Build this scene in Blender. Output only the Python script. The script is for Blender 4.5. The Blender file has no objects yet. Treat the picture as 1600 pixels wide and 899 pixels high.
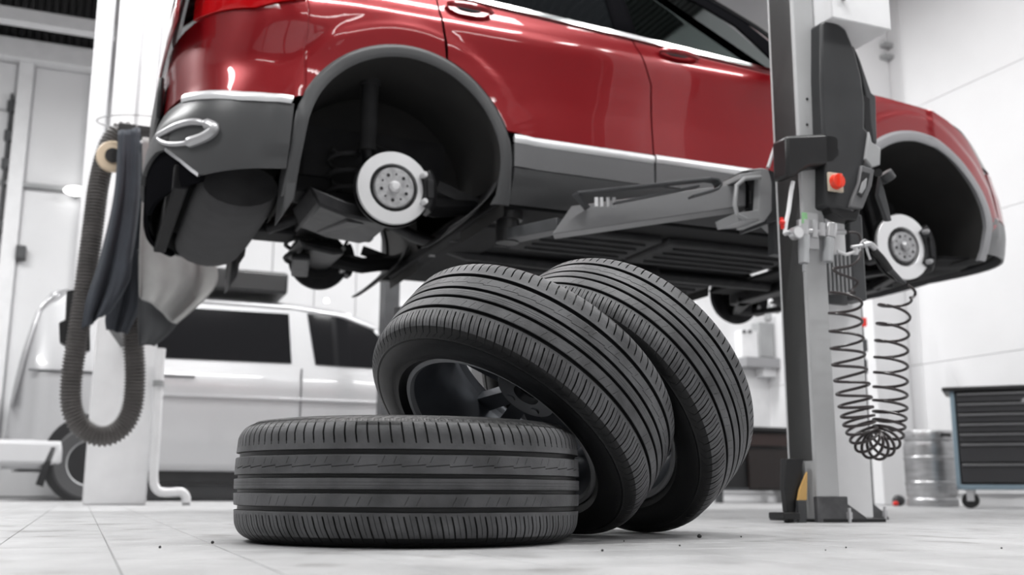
import bpy, bmesh, math, random
from math import pi, sin, cos, radians as rad
from mathutils import Vector, Matrix
random.seed(7)
SC = bpy.context.scene
COL = SC.collection

# ------------------------------------------------------------------ camera
F_PX, PITCH, ROLL, CAMH = 1628.1, 0.1935, 0.00499, 0.10108
_fw = Vector((0, cos(PITCH), sin(PITCH))); _rt = Vector((1, 0, 0)); _up = _rt.cross(_fw)
_R2 = cos(ROLL)*_rt + sin(ROLL)*_up; _U2 = -sin(ROLL)*_rt + cos(ROLL)*_up
cd = bpy.data.cameras.new('camera'); cam = bpy.data.objects.new('camera', cd); COL.objects.link(cam)
m = Matrix((_R2, _U2, -_fw)).transposed().to_4x4(); m.translation = Vector((0, 0, CAMH)); cam.matrix_world = m
cd.sensor_width = 36; cd.sensor_fit = 'HORIZONTAL'; cd.lens = 36*F_PX/1600
cd.clip_start = .05; cd.clip_end = 100
cd.dof.use_dof = True; cd.dof.focus_distance = 2.3; cd.dof.aperture_fstop = 3.5
SC.camera = cam
# ------------------------------------------------------------------ world and lights
w = bpy.data.worlds.new('world'); SC.world = w; w.use_nodes = True
w.node_tree.nodes['Background'].inputs[0].default_value = (.93, .96, 1, 1)
w.node_tree.nodes['Background'].inputs[1].default_value = .55
SC.view_settings.view_transform = 'Standard'; SC.view_settings.look = 'None'
SC.view_settings.gamma = 1; SC.view_settings.use_curve_mapping = False
SC.view_settings.exposure = 0.6

TH = rad(22.08)
U = Vector((cos(TH), sin(TH), 0)); V = Vector((-sin(TH), cos(TH), 0))
def W(a, b, z=0): return U*a + V*b + Vector((0, 0, z))

def area(name, a, b, z, sx, sy, power, tilt=(0, 0, 0), color=(1, 1, 1)):
    l = bpy.data.lights.new(name, 'AREA'); l.shape = 'RECTANGLE'; l.size = sx; l.size_y = sy
    l.energy = power; l.color = color
    o = bpy.data.objects.new(name, l); COL.objects.link(o); o.location = W(a, b, z)
    o.rotation_euler = (tilt[0], tilt[1], TH + tilt[2]); return o
LAMPS = [(-3, 3, 190), (1.5, 2.2, 150), (4.6, 1.6, 120), (-2.6, 8.2, 270), (3.0, 8.8, 270), (4.4, 5.8, 60), (.6, 6.0, 130), (-3, -1.4, 25), (2.6, -1.8, 30)]
for i, (a, b, p) in enumerate(LAMPS):
    area('hall_lamp_light', a, b, 4.9, 2.6, .5, p*.6)

# ------------------------------------------------------------------ materials
MATS = {}
def mat(name, col, rough=.5, metal=0., coat=0., coat_r=.03, noise=0., nscale=8., bump=0., bscale=60., trans=0., emit=0., ior=1.5, col2=None, alpha=1., spec=.5, stretch=None):
    if name in MATS: return MATS[name]
    M = bpy.data.materials.new(name); M.use_nodes = True; nt = M.node_tree; b = nt.nodes['Principled BSDF']
    c = (*col, 1)
    b.inputs['Base Color'].default_value = c; b.inputs['Roughness'].default_value = rough
    b.inputs['Metallic'].default_value = metal; b.inputs['Coat Weight'].default_value = coat
    b.inputs['Coat Roughness'].default_value = coat_r; b.inputs['IOR'].default_value = ior
    b.inputs['Specular IOR Level'].default_value = spec
    b.inputs['Transmission Weight'].default_value = trans; b.inputs['Alpha'].default_value = alpha
    if emit:
        b.inputs['Emission Color'].default_value = c; b.inputs['Emission Strength'].default_value = emit
    tc = nt.nodes.new('ShaderNodeTexCoord'); src = tc.outputs['Object']
    if stretch:
        mp = nt.nodes.new('ShaderNodeMapping'); mp.inputs['Scale'].default_value = stretch
        nt.links.new(src, mp.inputs[0]); src = mp.outputs[0]
    if noise or col2:
        n = nt.nodes.new('ShaderNodeTexNoise'); n.inputs['Scale'].default_value = nscale; n.inputs['Detail'].default_value = 6
        nt.links.new(src, n.inputs['Vector'])
        r = nt.nodes.new('ShaderNodeValToRGB'); r.color_ramp.elements[0].position = .32; r.color_ramp.elements[1].position = .68
        lo = col2 if col2 else tuple(x*(1-noise) for x in col)
        r.color_ramp.elements[0].color = (*lo, 1); r.color_ramp.elements[1].color = c
        nt.links.new(n.outputs[0], r.inputs[0]); nt.links.new(r.outputs[0], b.inputs['Base Color'])
        mr = nt.nodes.new('ShaderNodeMapRange'); mr.inputs[3].default_value = max(0.02, rough-.07); mr.inputs[4].default_value = min(1, rough+.1)
        nt.links.new(n.outputs[0], mr.inputs[0]); nt.links.new(mr.outputs[0], b.inputs['Roughness'])
    if bump:
        n = nt.nodes.new('ShaderNodeTexNoise'); n.inputs['Scale'].default_value = bscale; n.inputs['Detail'].default_value = 4
        nt.links.new(src, n.inputs['Vector'])
        bm = nt.nodes.new('ShaderNodeBump'); bm.inputs['Strength'].default_value = bump; bm.inputs['Distance'].default_value = .002
        nt.links.new(n.outputs[0], bm.inputs['Height']); nt.links.new(bm.outputs[0], b.inputs['Normal'])
    MATS[name] = M; return M
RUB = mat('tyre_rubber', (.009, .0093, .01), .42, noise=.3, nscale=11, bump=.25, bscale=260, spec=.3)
RUBW = mat('worn_lit_tread_rubber', (.118, .119, .124), .5, noise=.55, nscale=14, bump=.3, bscale=220, spec=.35)  # paler copy for worn, lit rib tops; grooves take the darker rubber
RIMM = mat('rim_lacquer', (.33, .34, .36), .34, .75, noise=.2, nscale=6)
BARREL = mat('rim_barrel_lacquer', (.16, .17, .19), .42, .5, noise=.3, nscale=7)
RED = mat('red_car_paint', (.23, .002, .006), .32, .35, coat=1., coat_r=.02)
CLAD = mat('grey_plastic_cladding', (.048, .049, .051), .42, bump=.1, bscale=400)
SILL = mat('light_grey_sill_plastic', (.13, .131, .135), .36)
CHROME = mat('bright_chrome', (.86, .87, .88), .12, 1.)
BLACKP = mat('black_plastic', (.010, .010, .011), .38, noise=.3)
MATB = mat('matt_black_valance', (.006, .006, .007), 1., spec=.0)
BLACKG = mat('gloss_black', (.012, .012, .013), .1, coat=.5)
UNDER = mat('underbody_coating', (.010, .010, .011), .7, noise=.45, nscale=5, spec=.15)
UNDER2 = mat('underbody_panel_felt', (.045, .045, .047), .75, noise=.35, nscale=9, spec=.2)
LINER = mat('arch_liner_felt', (.026, .025, .024), .75, noise=.4, nscale=7, bump=.3, bscale=90)
CAST = mat('dark_cast_metal', (.028, .028, .03), .45, .6, noise=.4, nscale=20)
STEEL = mat('machined_brake_steel', (.72, .72, .73), .42, .4, noise=.12, nscale=4)
STEELB = mat('bright_brake_steel', (.8, .8, .81), .38, .5)
HUBM = mat('hub_steel', (.5, .5, .51), .4, .8, noise=.35, nscale=40)
GLASSD = mat('dark_tinted_glass', (.008, .009, .01), .03, spec=.6)
GLASSC = mat('clear_door_glass', (.62, .68, .66), .02, trans=1., ior=1.06)
TAIL = mat('red_lamp_glass', (.42, .004, .006), .08, coat=1.)
WALLM = mat('white_wall_paint', (.80, .80, .81), .7, noise=.05, nscale=1.2)
WALLP = mat('white_wall_cladding', (.74, .74, .75), .55, noise=.04, nscale=2)
WHITE = mat('white_enamel', (.82, .82, .83), .4, noise=.07, nscale=7)
GREYP = mat('light_grey_enamel', (.36, .365, .37), .42, noise=.12, nscale=6)
CHAN = mat('pale_grey_post_enamel', (.52, .525, .53), .45, noise=.1, nscale=5)
SOOT = mat('dark_grey_enamel', (.06, .062, .066), .42, noise=.3, nscale=8)
BOOT = mat('worn_grey_floor_paint', (.12, .12, .125), .5, noise=.55, nscale=16)
YEL = mat('ochre_paint', (.62, .38, .13), .5)
REDP = mat('signal_red_plastic', (.75, .03, .02), .35)
REDL = mat('red_knob', (.85, .06, .03), .3)
BEIGE = mat('beige_plate', (.55, .48, .38), .5)
GREEN = mat('green_tag', (.25, .5, .25), .5)
HOSE = mat('grey_exhaust_hose', (.12, .112, .108), .55, noise=.3, nscale=12)
COIL = mat('dark_polyurethane_tube', (.035, .028, .028), .3)
CLOTHB = mat('blue_grey_workwear', (.05, .057, .07), .85, noise=.3, nscale=5, bump=.3, bscale=120)
CLOTHG = mat('light_grey_workwear', (.36, .36, .355), .9, noise=.2, nscale=7, bump=.3, bscale=120)
CLOTHD = mat('charcoal_workwear', (.06, .062, .066), .9, noise=.2, nscale=7)
VANP = mat('silver_van_paint', (.44, .44, .45), .3, .35, coat=.8)
VANG = mat('van_window_glass', (.01, .01, .011), .06)
KEG = mat('brushed_keg_steel', (.55, .55, .56), .33, .85, noise=.25, nscale=5, stretch=(1, 1, 6))
BLUEG = mat('blue_grey_steel', (.2, .27, .32), .4)
DRAW = mat('dark_drawer_steel', (.03, .03, .033), .4)
CORR = mat('dark_corrugated_steel', (.035, .035, .036), .6, .2)
LAMP = mat('lit_lamp_glass', (1, .99, .97), .4, emit=9)
BRASS = mat('clear_bowl_plastic', (.5, .51, .52), .2, .3)
ALU = mat('cast_aluminium', (.6, .6, .61), .35, .8)
GROUT = mat('floor_joint_grout', (.27, .27, .27), .85, noise=.2)
STONE = mat('black_stone', (.03, .03, .03), .6)

def floor_mat():
    M = bpy.data.materials.new('pale_floor_tile'); M.use_nodes = True; nt = M.node_tree; b = nt.nodes['Principled BSDF']
    g = nt.nodes.new('ShaderNodeNewGeometry')
    def noise(scale, det, vec=None, sc=None):
        n = nt.nodes.new('ShaderNodeTexNoise'); n.inputs['Scale'].default_value = scale; n.inputs['Detail'].default_value = det
        mp = nt.nodes.new('ShaderNodeMapping'); mp.inputs['Scale'].default_value = sc or (1, 1, 1)
        nt.links.new(g.outputs['Position'], mp.inputs[0]); nt.links.new(mp.outputs[0], n.inputs['Vector']); return n.outputs[0]
    def ramp(src, p0, p1, c0, c1):
        r = nt.nodes.new('ShaderNodeValToRGB'); r.color_ramp.elements[0].position = p0; r.color_ramp.elements[1].position = p1
        r.color_ramp.elements[0].color = (*c0, 1); r.color_ramp.elements[1].color = (*c1, 1); nt.links.new(src, r.inputs[0]); return r.outputs[0]
    def mul(a, c, f=1.):
        x = nt.nodes.new('ShaderNodeMix'); x.data_type = 'RGBA'; x.blend_type = 'MULTIPLY'; x.inputs[0].default_value = f
        nt.links.new(a, x.inputs[6]); nt.links.new(c, x.inputs[7]); return x.outputs[2]
    c = ramp(noise(1.1, 5), .3, .7, (.45, .45, .455), (.54, .54, .545))
    c = mul(c, ramp(noise(9, 8, sc=(1, .35, 1)), .35, .62, (.86, .86, .86), (1, 1, 1)))
    c = mul(c, ramp(noise(5.5, 12), .57, .71, (1, 1, 1), (.58, .57, .56)))
    c = mul(c, ramp(noise(70, 3), .70, .76, (1, 1, 1), (.35, .34, .33)), .8)
    nt.links.new(c, b.inputs['Base Color'])
    rr = ramp(noise(4, 6), .3, .7, (.3, .3, .3), (.5, .5, .5)); nt.links.new(rr, b.inputs['Roughness'])
    bm = nt.nodes.new('ShaderNodeBump'); bm.inputs['Strength'].default_value = .25; bm.inputs['Distance'].default_value = .001
    nt.links.new(noise(120, 4), bm.inputs['Height']); nt.links.new(bm.outputs[0], b.inputs['Normal'])
    return M
FLOORM = floor_mat()

# ------------------------------------------------------------------ mesh building
class MB:
    def __init__(s): s.v = []; s.f = []
    def add(s, vs, fs):
        k = len(s.v); s.v += [tuple(x) for x in vs]; s.f += [tuple(i+k for i in f) for f in fs]; return s
    def box(s, x0, x1, y0, y1, z0, z1):
        return s.add([(x, y, z) for x in (x0, x1) for y in (y0, y1) for z in (z0, z1)],
                     [(0, 1, 3, 2), (4, 6, 7, 5), (0, 4, 5, 1), (2, 3, 7, 6), (0, 2, 6, 4), (1, 5, 7, 3)])
    def cyl(s, p0, p1, r0, r1=None, n=20):
        r1 = r0 if r1 is None else r1
        p0 = Vector(p0); p1 = Vector(p1); d = (p1-p0).normalized()
        u = d.orthogonal().normalized(); v = d.cross(u)
        vs = [p0 + r0*(cos(2*pi*i/n)*u+sin(2*pi*i/n)*v) for i in range(n)] + [p1 + r1*(cos(2*pi*i/n)*u+sin(2*pi*i/n)*v) for i in range(n)]
        fs = [(i, (i+1) % n, n+(i+1) % n, n+i) for i in range(n)] + [tuple(range(n-1, -1, -1)), tuple(range(n, 2*n))]
        return s.add(vs, fs)
    def tube(s, pts, r, n=10, closed=False, caps=True):
        pts = [Vector(p) for p in pts]; N = len(pts)
        rr = r if hasattr(r, '__len__') else [r]*N
        tan = []
        for i in range(N):
            a = pts[(i-1) % N] if closed or i > 0 else pts[0]; b = pts[(i+1) % N] if closed or i < N-1 else pts[-1]
            t = b-a; tan.append(t.normalized() if t.length > 1e-9 else Vector((0, 0, 1)))
        u = tan[0].orthogonal().normalized(); vs = []
        for i in range(N):
            u = (u - tan[i]*u.dot(tan[i])); u = u.normalized() if u.length > 1e-6 else tan[i].orthogonal().normalized()
            v = tan[i].cross(u)
            vs += [pts[i] + rr[i]*(cos(2*pi*j/n)*u+sin(2*pi*j/n)*v) for j in range(n)]
        fs = []
        for i in range(N if closed else N-1):
            a = i*n; b = ((i+1) % N)*n
            fs += [(a+j, a+(j+1) % n, b+(j+1) % n, b+j) for j in range(n)]
        if caps and not closed: fs += [tuple(range(n-1, -1, -1)), tuple(range((N-1)*n, N*n))]
        return s.add(vs, fs)
    def lathe(s, prof, n=32, origin=(0, 0, 0), axis=(0, 0, 1), closed=False):
        # prof: (radius, height)
        o = Vector(origin); d = Vector(axis).normalized(); u = d.orthogonal().normalized(); v = d.cross(u); m = len(prof)
        vs = [o + d*h + r*(cos(2*pi*i/n)*u+sin(2*pi*i/n)*v) for i in range(n) for r, h in prof]
        fs = [(i*m+j, ((i+1) % n)*m+j, ((i+1) % n)*m+(j+1) % m, i*m+(j+1) % m) for i in range(n) for j in range(m if closed else m-1)]
        return s.add(vs, fs)
    def prism(s, poly, h0, h1, ax='y'):
        n = len(poly)
        def P(p, h): return {'y': (p[0], h, p[1]), 'z': (p[0], p[1], h), 'x': (h, p[0], p[1])}[ax]
        return s.add([P(p, h0) for p in poly]+[P(p, h1) for p in poly], [tuple(range(n)), tuple(range(2*n-1, n-1, -1))]+[(i, n+i, n+(i+1) % n, (i+1) % n) for i in range(n)])
    def grid(s, fn, nu, nv):
        vs = [fn(i/nu, j/nv) for i in range(nu+1) for j in range(nv+1)]; m = nv+1
        return s.add(vs, [(i*m+j, (i+1)*m+j, (i+1)*m+j+1, i*m+j+1) for i in range(nu) for j in range(nv)])
    def ball(s, c, r, n=12, sc=(1, 1, 1)):
        prof = [(r*sin(pi*j/n), -r*cos(pi*j/n)) for j in range(n+1)]; k = len(s.v); s.lathe([(max(p[0], 1e-4), p[1]) for p in prof], n*2)
        for i in range(k, len(s.v)): s.v[i] = (s.v[i][0]*sc[0]+c[0], s.v[i][1]*sc[1]+c[1], s.v[i][2]*sc[2]+c[2])
        return s
    def bar(s, p0, p1, w, h, upv=(0, 0, 1)):
        p0 = Vector(p0); p1 = Vector(p1); d = (p1-p0).normalized(); x = d.cross(Vector(upv)).normalized(); y = x.cross(d)
        vs = [p + x*(w/2*i)+y*(h/2*j) for p in (p0, p1) for i in (-1, 1) for j in (-1, 1)]
        return s.add(vs, [(0, 1, 3, 2), (4, 6, 7, 5), (0, 4, 5, 1), (2, 3, 7, 6), (0, 2, 6, 4), (1, 5, 7, 3)])
    def mesh(s, name, angle=35):
        me = bpy.data.meshes.new(name); me.from_pydata(s.v, [], s.f)
        b = bmesh.new(); b.from_mesh(me); bmesh.ops.recalc_face_normals(b, faces=b.faces); b.to_mesh(me); b.free()
        me.polygons.foreach_set('use_smooth', [True]*len(me.polygons)); me.set_sharp_from_angle(angle=rad(angle)); me.update(); return me

def part(name, mb, m, parent=None, bevel=0, solid=0, sub=0, label=None, kind=None, mirror=False, angle=35, soff=-1):
    me = mb.mesh(name, angle) if isinstance(mb, MB) else mb
    if not me.materials: me.materials.append(m)
    o = bpy.data.objects.new(name, me); COL.objects.link(o)
    if parent: o.parent = parent
    if solid:
        x = o.modifiers.new('thick', 'SOLIDIFY'); x.thickness = solid; x.offset = soff; x.use_even_offset = False
    if bevel:
        x = o.modifiers.new('bevel', 'BEVEL'); x.width = bevel; x.segments = 2; x.limit_method = 'ANGLE'; x.angle_limit = rad(40)
    if label: o['label'] = label
    if kind: o['kind'] = kind
    return o
def thing(name, label, cat, loc=None, rz=TH, group=None):
    o = bpy.data.objects.new(name, None); COL.objects.link(o); o.location = loc; o.rotation_euler = (0, 0, rz)
    o.empty_display_size = .1
    o['label'] = label; o['category'] = cat
    if group: o['group'] = group
    return o
def single(name, mb, m, label, cat, loc, rz=TH, group=None, **k):
    o = part(name, mb, m, **k); o.location = loc; o.rotation_euler = (0, 0, rz); o['label'] = label; o['category'] = cat
    if group: o['group'] = group
    return o
def struct(name, mb, m, parent=None, **k):
    o = part(name, mb, m, parent, **k)
    if not parent: o['kind'] = 'structure'; o.rotation_euler = (0, 0, TH)
    return o
def frame(px, py, b, o=(0, 0, 0)):
    """point seen at a pixel, lying in the vertical plane b = const of the hall's own grid; returned as (a, b, z) minus o"""
    d = _fw + _R2*((px-800)/F_PX) - _U2*((py-449.5)/F_PX); c = Vector((0, 0, CAMH))
    p = c + d*((b - c.dot(V))/d.dot(V))
    return Vector((p.dot(U)-o[0], b-o[1], p.z-o[2]))
def crease(mb): return mb

# ------------------------------------------------------------------ the setting
BW, RW = 12.6, 7.0     # back wall, right wall
# floor: slab (grout level) with separate tiles in front, joined tiles further off
FL = MB().box(-9, RW+.3, -3.5, BW+.3, -.25, -.0016)
floor = struct('floor', FL, GROUT)
TS, A0, B0 = .185, .055, .03
def tile_mesh(): 
    g = .0013; t = .0016; c = .0007; h = TS/2-g
    mb = MB(); z0 = -.0016
    vs = [(x*h, y*h, z0) for x, y in ((-1, -1), (1, -1), (1, 1), (-1, 1))]+[(x*(h), y*(h), -c) for x, y in ((-1, -1), (1, -1), (1, 1), (-1, 1))]+[(x*(h-c), y*(h-c), 0) for x, y in ((-1, -1), (1, -1), (1, 1), (-1, 1))]
    fs = [(i, (i+1) % 4, 4+(i+1) % 4, 4+i) for i in range(4)]+[(4+i, 4+(i+1) % 4, 8+(i+1) % 4, 8+i) for i in range(4)]+[(8, 9, 10, 11)]
    return vs, fs
tv, tf = tile_mesh()
tme = bpy.data.meshes.new('tile'); tme.from_pydata(tv, [], tf); tme.materials.append(FLOORM)
far = MB(); near = []
for i in range(-48, 40):
    for j in range(-18, 67):
        a = A0+(i+.5)*TS; b = B0+(j+.5)*TS
        if not (-8.9 < a < RW-.1 and b < BW-.1): continue
        p = W(a, b); vis = p.y > .9 and abs(p.x) < p.y*.56+.05
        if vis: near.append((p.y, a, b))
        else: far.add([(x+a, y+b, z) for x, y, z in tv], tf)
near.sort()
for k, (_, a, b) in enumerate(near):
    if k < 290:
        o = bpy.data.objects.new('tile', tme); COL.objects.link(o); o.parent = floor; o.location = (a, b, random.uniform(-.0003, .0002)); o.rotation_euler = (random.uniform(-.001, .001), random.uniform(-.001, .001), 0)
    else: far.add([(x+a, y+b, z) for x, y, z in tv], tf)
part('tile_field', far, FLOORM, floor, kind='stuff')

# back wall with the framed sectional door bay at the left
wb = struct('wall_back', MB().box(-9, RW+.3, BW, BW+.25, 0, 6.3), WALLM)
def wp(name, a0, a1, z0, z1, d, m, parent=wb, bev=.01): return part(name, MB().box(a0, a1, BW-d, BW+.02, z0, z1), m, parent, bevel=bev)
for k in range(14):    # cladding panels right of the door bay
    a0 = -.12+k*.52
    if a0 < RW-.6: wp('wall_panel', a0, a0+.508, .15, 5.6, .03, WALLP)
wp('lintel_beam', -6, -.12, 4.90, 5.14, .22, WHITE)
cu = MB()
for k in range(70):
    a_ = -6+k*.084; cu.box(a_, a_+.045, BW-.10, BW-.04, 5.15, 6.2)
part('upper_corrugation', cu, CORR, wb, kind='stuff'); wp('upper_sheet', -6, -.12, 5.14, 6.25, .05, CORR)
for a0, a1 in ((-1.02, -.86), (-.24, -.06)): wp('door_post', a0, a1, 0, 4.9, .12, WHITE)
for z0, z1 in ((.05, .95), (.98, 1.6), (1.63, 2.25), (2.28, 2.9), (2.93, 3.46), (3.5, 4.3), (4.33, 4.89)):
    wp('door_section', -4.2, -1.04, z0, z1, .05, WALLP)
wp('door_infill', -.85, -.25, 0.02, 3.42, .02, WALLP); wp('door_infill', -.85, -.25, 3.5, 4.89, .02, WALLP)
wp('rail', -3.5, -.14, 3.44, 3.49, .1, GREYP)
for z in (4.3, 3.95, 3.62, 2.9, 2.55, 2.2, 1.9): wp('hinge', -1.1, -1.02, z, z+.12, .13, SOOT)
wp('door_track', -1.075, -1.045, .05, 4.5, .14, SOOT)
wp('latch_box', -.86, -.76, 2.6, 2.75, .16, SOOT)
# framed doorway seen between the tyre and the car
dw = thing('doorway', 'white framed inner doorway with dark glazing in far wall', 'doorway', W(3.75, BW-.03, 0))
del dw['category'], dw['label']; dw['kind'] = 'structure'; dw.name = 'door_1'
part('door_frame', MB().box(-.42, -.3, -.1, 0, 0, 2.45).box(.3, .42, -.1, 0, 0, 2.45).box(-.3, .3, -.1, 0, 2.3, 2.45), WHITE, dw, bevel=.008)
part('door_leaf', MB().box(-.29, .29, -.05, -.01, .02, 2.29), SOOT, dw)
# right wall, panels with joints, pilaster
wr = struct('wall_right', MB().box(RW, RW+.25, -3.5, BW, 0, 6.3), WALLM)
zz = [.1, 1.25, 2.45, 3.65, 4.85, 6.2]
for j in range(-2, 8):
    for k in range(5):
        b0 = .9+j*1.6+(.0 if k % 2 == 0 else 0)
        if b0+1.6 < BW: part('wall_panel', MB().box(RW-.03, RW+.02, b0+.002, b0+1.598, zz[k]+.002, zz[k+1]-.002), WALLP, wr, bevel=.0015)
pil = struct('trim_1', MB().box(RW-.42, RW-.03, 7.45, 7.9, 0, 6.2), WALLM, bevel=.01)
br = MB()
for px, py in ((1378, 70), (1378, 88)):
    p = frame(px, py, 7.42); br.box(p.x, p.x+.30, 7.38, 7.45, p.z-.02, p.z+.02); br.box(p.x+.22, p.x+.27, 7.33, 7.45, p.z-.03, p.z+.03)
part('pipe_bracket', MB_ := br, GREYP, pil)
# left wall far away, ceiling with corrugation, beams
struct('wall_left', MB().box(-9.25, -9, -3.5, BW, 0, 6.3), WALLM)
wf = struct('wall_front', MB().box(-9.25, RW+.25, -3.75, -3.5, 0, 6.3), mat('dark_grey_wall_paint', (.07, .07, .075), .7))  # unseen wall, kept dark to shape the reflections in the car paint
for k_ in range(4):
    reflector = part('reflector_leaf', MB().box(-8+k_*3.6, -4.7+k_*3.6, -3.52, -3.44, 0, 3.3), WALLM, wf)  # unseen white leaves added as bright reflections for the car doors
ce = struct('ceiling', MB().box(-9.2, RW+.2, -3.7, BW+.2, 6.3, 6.4), CORR)
cg = MB()
for k in range(160):
    a = -9+k*.1; cg.prism([(a, 6.3), (a+.02, 6.22), (a+.06, 6.22), (a+.08, 6.3)], -3.4, BW, 'y')
part('corrugation', cg, CORR, ce, kind='stuff')
for b in (11.9, 8.5, 5, 1.5, -2):
    struct('trim_2', MB().box(-9, -.02 if b > 11 else RW, b-.08, b+.08, 5.10 if b > 11 else 6.0, 5.26 if b > 11 else 6.25), WHITE, bevel=.01)
# ceiling lamps (fittings under which the lights hang)
lampme = MB().box(-1.3, 1.3, -.12, .12, 0, .08).mesh('housing'); lampd = MB().box(-1.26, 1.26, -.09, .09, -.03, 0).mesh('diffuser')
for k, (a, b) in enumerate([(x_[0], x_[1]) for x_ in LAMPS]):
    if 1:
        t = thing('ceiling_light', 'white strip light hung under the roof, '+['left of the red car', 'above the lying tyre', 'right of the near lift post', 'over the tail of the silver van', 'over the back wall at the right', 'beside the right wall before the pilaster', 'straight over the red car roof', 'behind the viewer at the left', 'behind the viewer at the right'][k], 'lamp', W(a, b, 5.0), group='hall strip lights')
        part('housing', lampme, WHITE, t); part('diffuser', lampd, LAMP, t); [part('hanger', MB().cyl((x_, 0, .08), (x_, 0, 1.3), .01), GREYP, t) for x_ in (-.9, .9)]
t = thing('pendant_lamp', 'small round lit lamp glowing on the far wall left of the grey hose', 'lamp', W(-.31, BW-.16, 3.43))
part('lamp_glass', MB().ball((0, 0, 0), .13, 8, (1, .6, .42)), mat('dim_lit_glass', (1, 1, .98), .4, emit=2.2), t); part('lamp_base', MB().cyl((0, .04, 0), (0, .14, 0), .05), GREYP, t)

# ------------------------------------------------------------------ tyres on their wheels
TR, TW = .358, .24
def tyre_mesh():
    """tread and sidewalls: rows across the section, columns round the wheel"""
    gr = [(-.0522, .0048), (-.0200, .0040), (.0076, .0040), (.0503, .0049)]
    def crown(a):
        x = abs(a)
        if x < .085: return TR-.0016*(x/.05)**2
        pts = [(.085, TR-.0046), (.095, .3492), (.103, .3435), (.1095, .335), (.1140, .325)]
        for (x0, y0), (x1, y1) in zip(pts, pts[1:]):
            if x <= x1: return y0+(y1-y0)*(x-x0)/(x1-x0)
        return pts[-1][1]
    rows = []   # (a, r, kind)
    side = [(.114, .325), (.1156, .3225), (.1168, .3210), (.1166, .3180), (.1160, .3165), (.1176, .312), (.1195, .300), (.1197, .287), (.1185, .275), (.1165, .2665), (.1172, .2635), (.1168, .2605), (.1120, .2560), (.1050, .2500), (.0995, .2465), (.0945, .2455), (.088, .243), (.080, .243)]
    for a, r in reversed(side): rows.append((-a, r, 's'))
    xs = [-.110, -.106, -.1018, -.0965, -.090, -.083, -.076, -.070, -.0655, -.0635, -.060]
    for a in xs: rows.append((a, crown(a), 'in'))
    def groove(c, h):
        return [(c-h-.0006, crown(c), 'e'), (c-h, crown(c)-.0006, 'e'), (c-h+.0012, crown(c)-.0072, 'g'), (c+h-.0012, crown(c)-.0072, 'g'), (c+h, crown(c)-.0006, 'e'), (c+h+.0006, crown(c), 'e')]
    rows += groove(*gr[0])
    for a in (-.046, -.0455, -.040, -.034, -.029, -.0285): rows.append((a, crown(a), 'r4' if -.0457 < a < -.0287 else 'c'))
    rows += groove(*gr[1])
    for a in (-.0145, -.0140, -.0135, -.0095, -.009, -.0085, -.004, -.0035, -.003, .0012): rows.append((a, crown(a)-(.0006 if a in (-.0140, -.009, -.0035) else 0), 'c'))
    rows += groove(*gr[2])
    rows.append((.0160, crown(.016), 'c'))
    for q in (-.0008, 0, .0008): rows.append((.0255+q, crown(.0255)-(.004 if q == 0 else 0), 'z'))
    for a in (.0300, .0305, .036, .0425, .043): rows.append((a, crown(a), 'r2' if .0302 < a < .0428 else 'c'))
    rows += groove(*gr[3])
    xs = [.060, .0625, .066, .072, .078, .085, .092, .098, .104, .1062, .1068, .111]
    for a in xs: rows.append((a, crown(a), 'out'))
    for a, r in side: rows.append((a, r, 's'))
    NP = 104; cols = []
    for p in range(NP):
        ph = p/NP; w = 1/NP; mm = w/.0216/1.0   # fraction per metre
        def q(f): return ph+f*w
        sw = .0014/ .0216; ss = .0004/.0216
        cols += [(q(.2-sw-.012), '', p), (q(.2-sw+.005), 'slot', p), (q(.2+sw-.005), 'slot', p), (q(.2+sw+.012), '', p),
                 (q(.45-ss), '', p), (q(.45), 'mid', p), (q(.45+ss), '', p),
                 (q(.7-ss-.008), '', p), (q(.7), 'sipe', p), (q(.7+ss+.008), '', p), (q(.985), 'z0', p), (q(.999), 'z1', p)]
    v = []; f = []; dd = []; m = len(rows); rs = random.Random(3)
    miss = [rs.random() < .22 for _ in range(NP)]
    for ci, (fr, ty, p) in enumerate(cols):
        for a, r, k in rows:
            d = 0; sh = 0; aa = a
            if k == 'in':
                x = -a
                if ty == 'slot' and .0645 < x < .1035: d = .006 if x < .1 else .0025
                if ty == 'slot' and x >= .1035: d = .0012
                if ty == 'sipe' and .061 < x < .098: d = .0022
                sh = (x-.06)*.09
            elif k == 'out':
                if ty == 'slot' and .0715 < a < .1035: d = .006 if a < .1 else .0025
                if ty == 'slot' and a >= .1035: d = .0012
                sh = (a-.06)*-.06
                if a > .1065 and a < .1115 and ci % 2: d = .0009
            elif k == 'r2':
                if ty == 'mid' and not (p % 3 == 1): d = .0014
            elif k == 'r4':
                if ty == 'mid' and not miss[p] and p % 4 != 0: d = .0013
            elif k == 'z':
                fz = ((p % 2)+ (fr*NP-p))/2
                aa = a + (fz-.5)*.0036 if not (ty == 'z1' and p % 2 == 1) else a-.0018
            if k == 's' and ty == 'slot' and abs(a) < .1143 and r > .32: d = .0008
            if k == 'r2' or k == 'r4': sh = (a-(.0365 if k == 'r2' else -.037))*.16
            th = 2*pi*fr + sh/TR*3
            rr = r-d
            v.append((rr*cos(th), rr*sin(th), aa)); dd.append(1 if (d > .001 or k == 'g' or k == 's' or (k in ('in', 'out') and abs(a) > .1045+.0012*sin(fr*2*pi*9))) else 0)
    n = len(cols)
    for i in range(n):
        j = (i+1) % n
        for q in range(m-1): f.append((i*m+q, j*m+q, j*m+q+1, i*m+q+1))
    me = bpy.data.meshes.new('tyre'); me.from_pydata(v, [], f)
    me.polygons.foreach_set('use_smooth', [True]*len(me.polygons)); me.set_sharp_from_angle(angle=rad(28)); me.update()
    me.materials.append(RUBW); me.materials.append(RUB)
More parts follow.
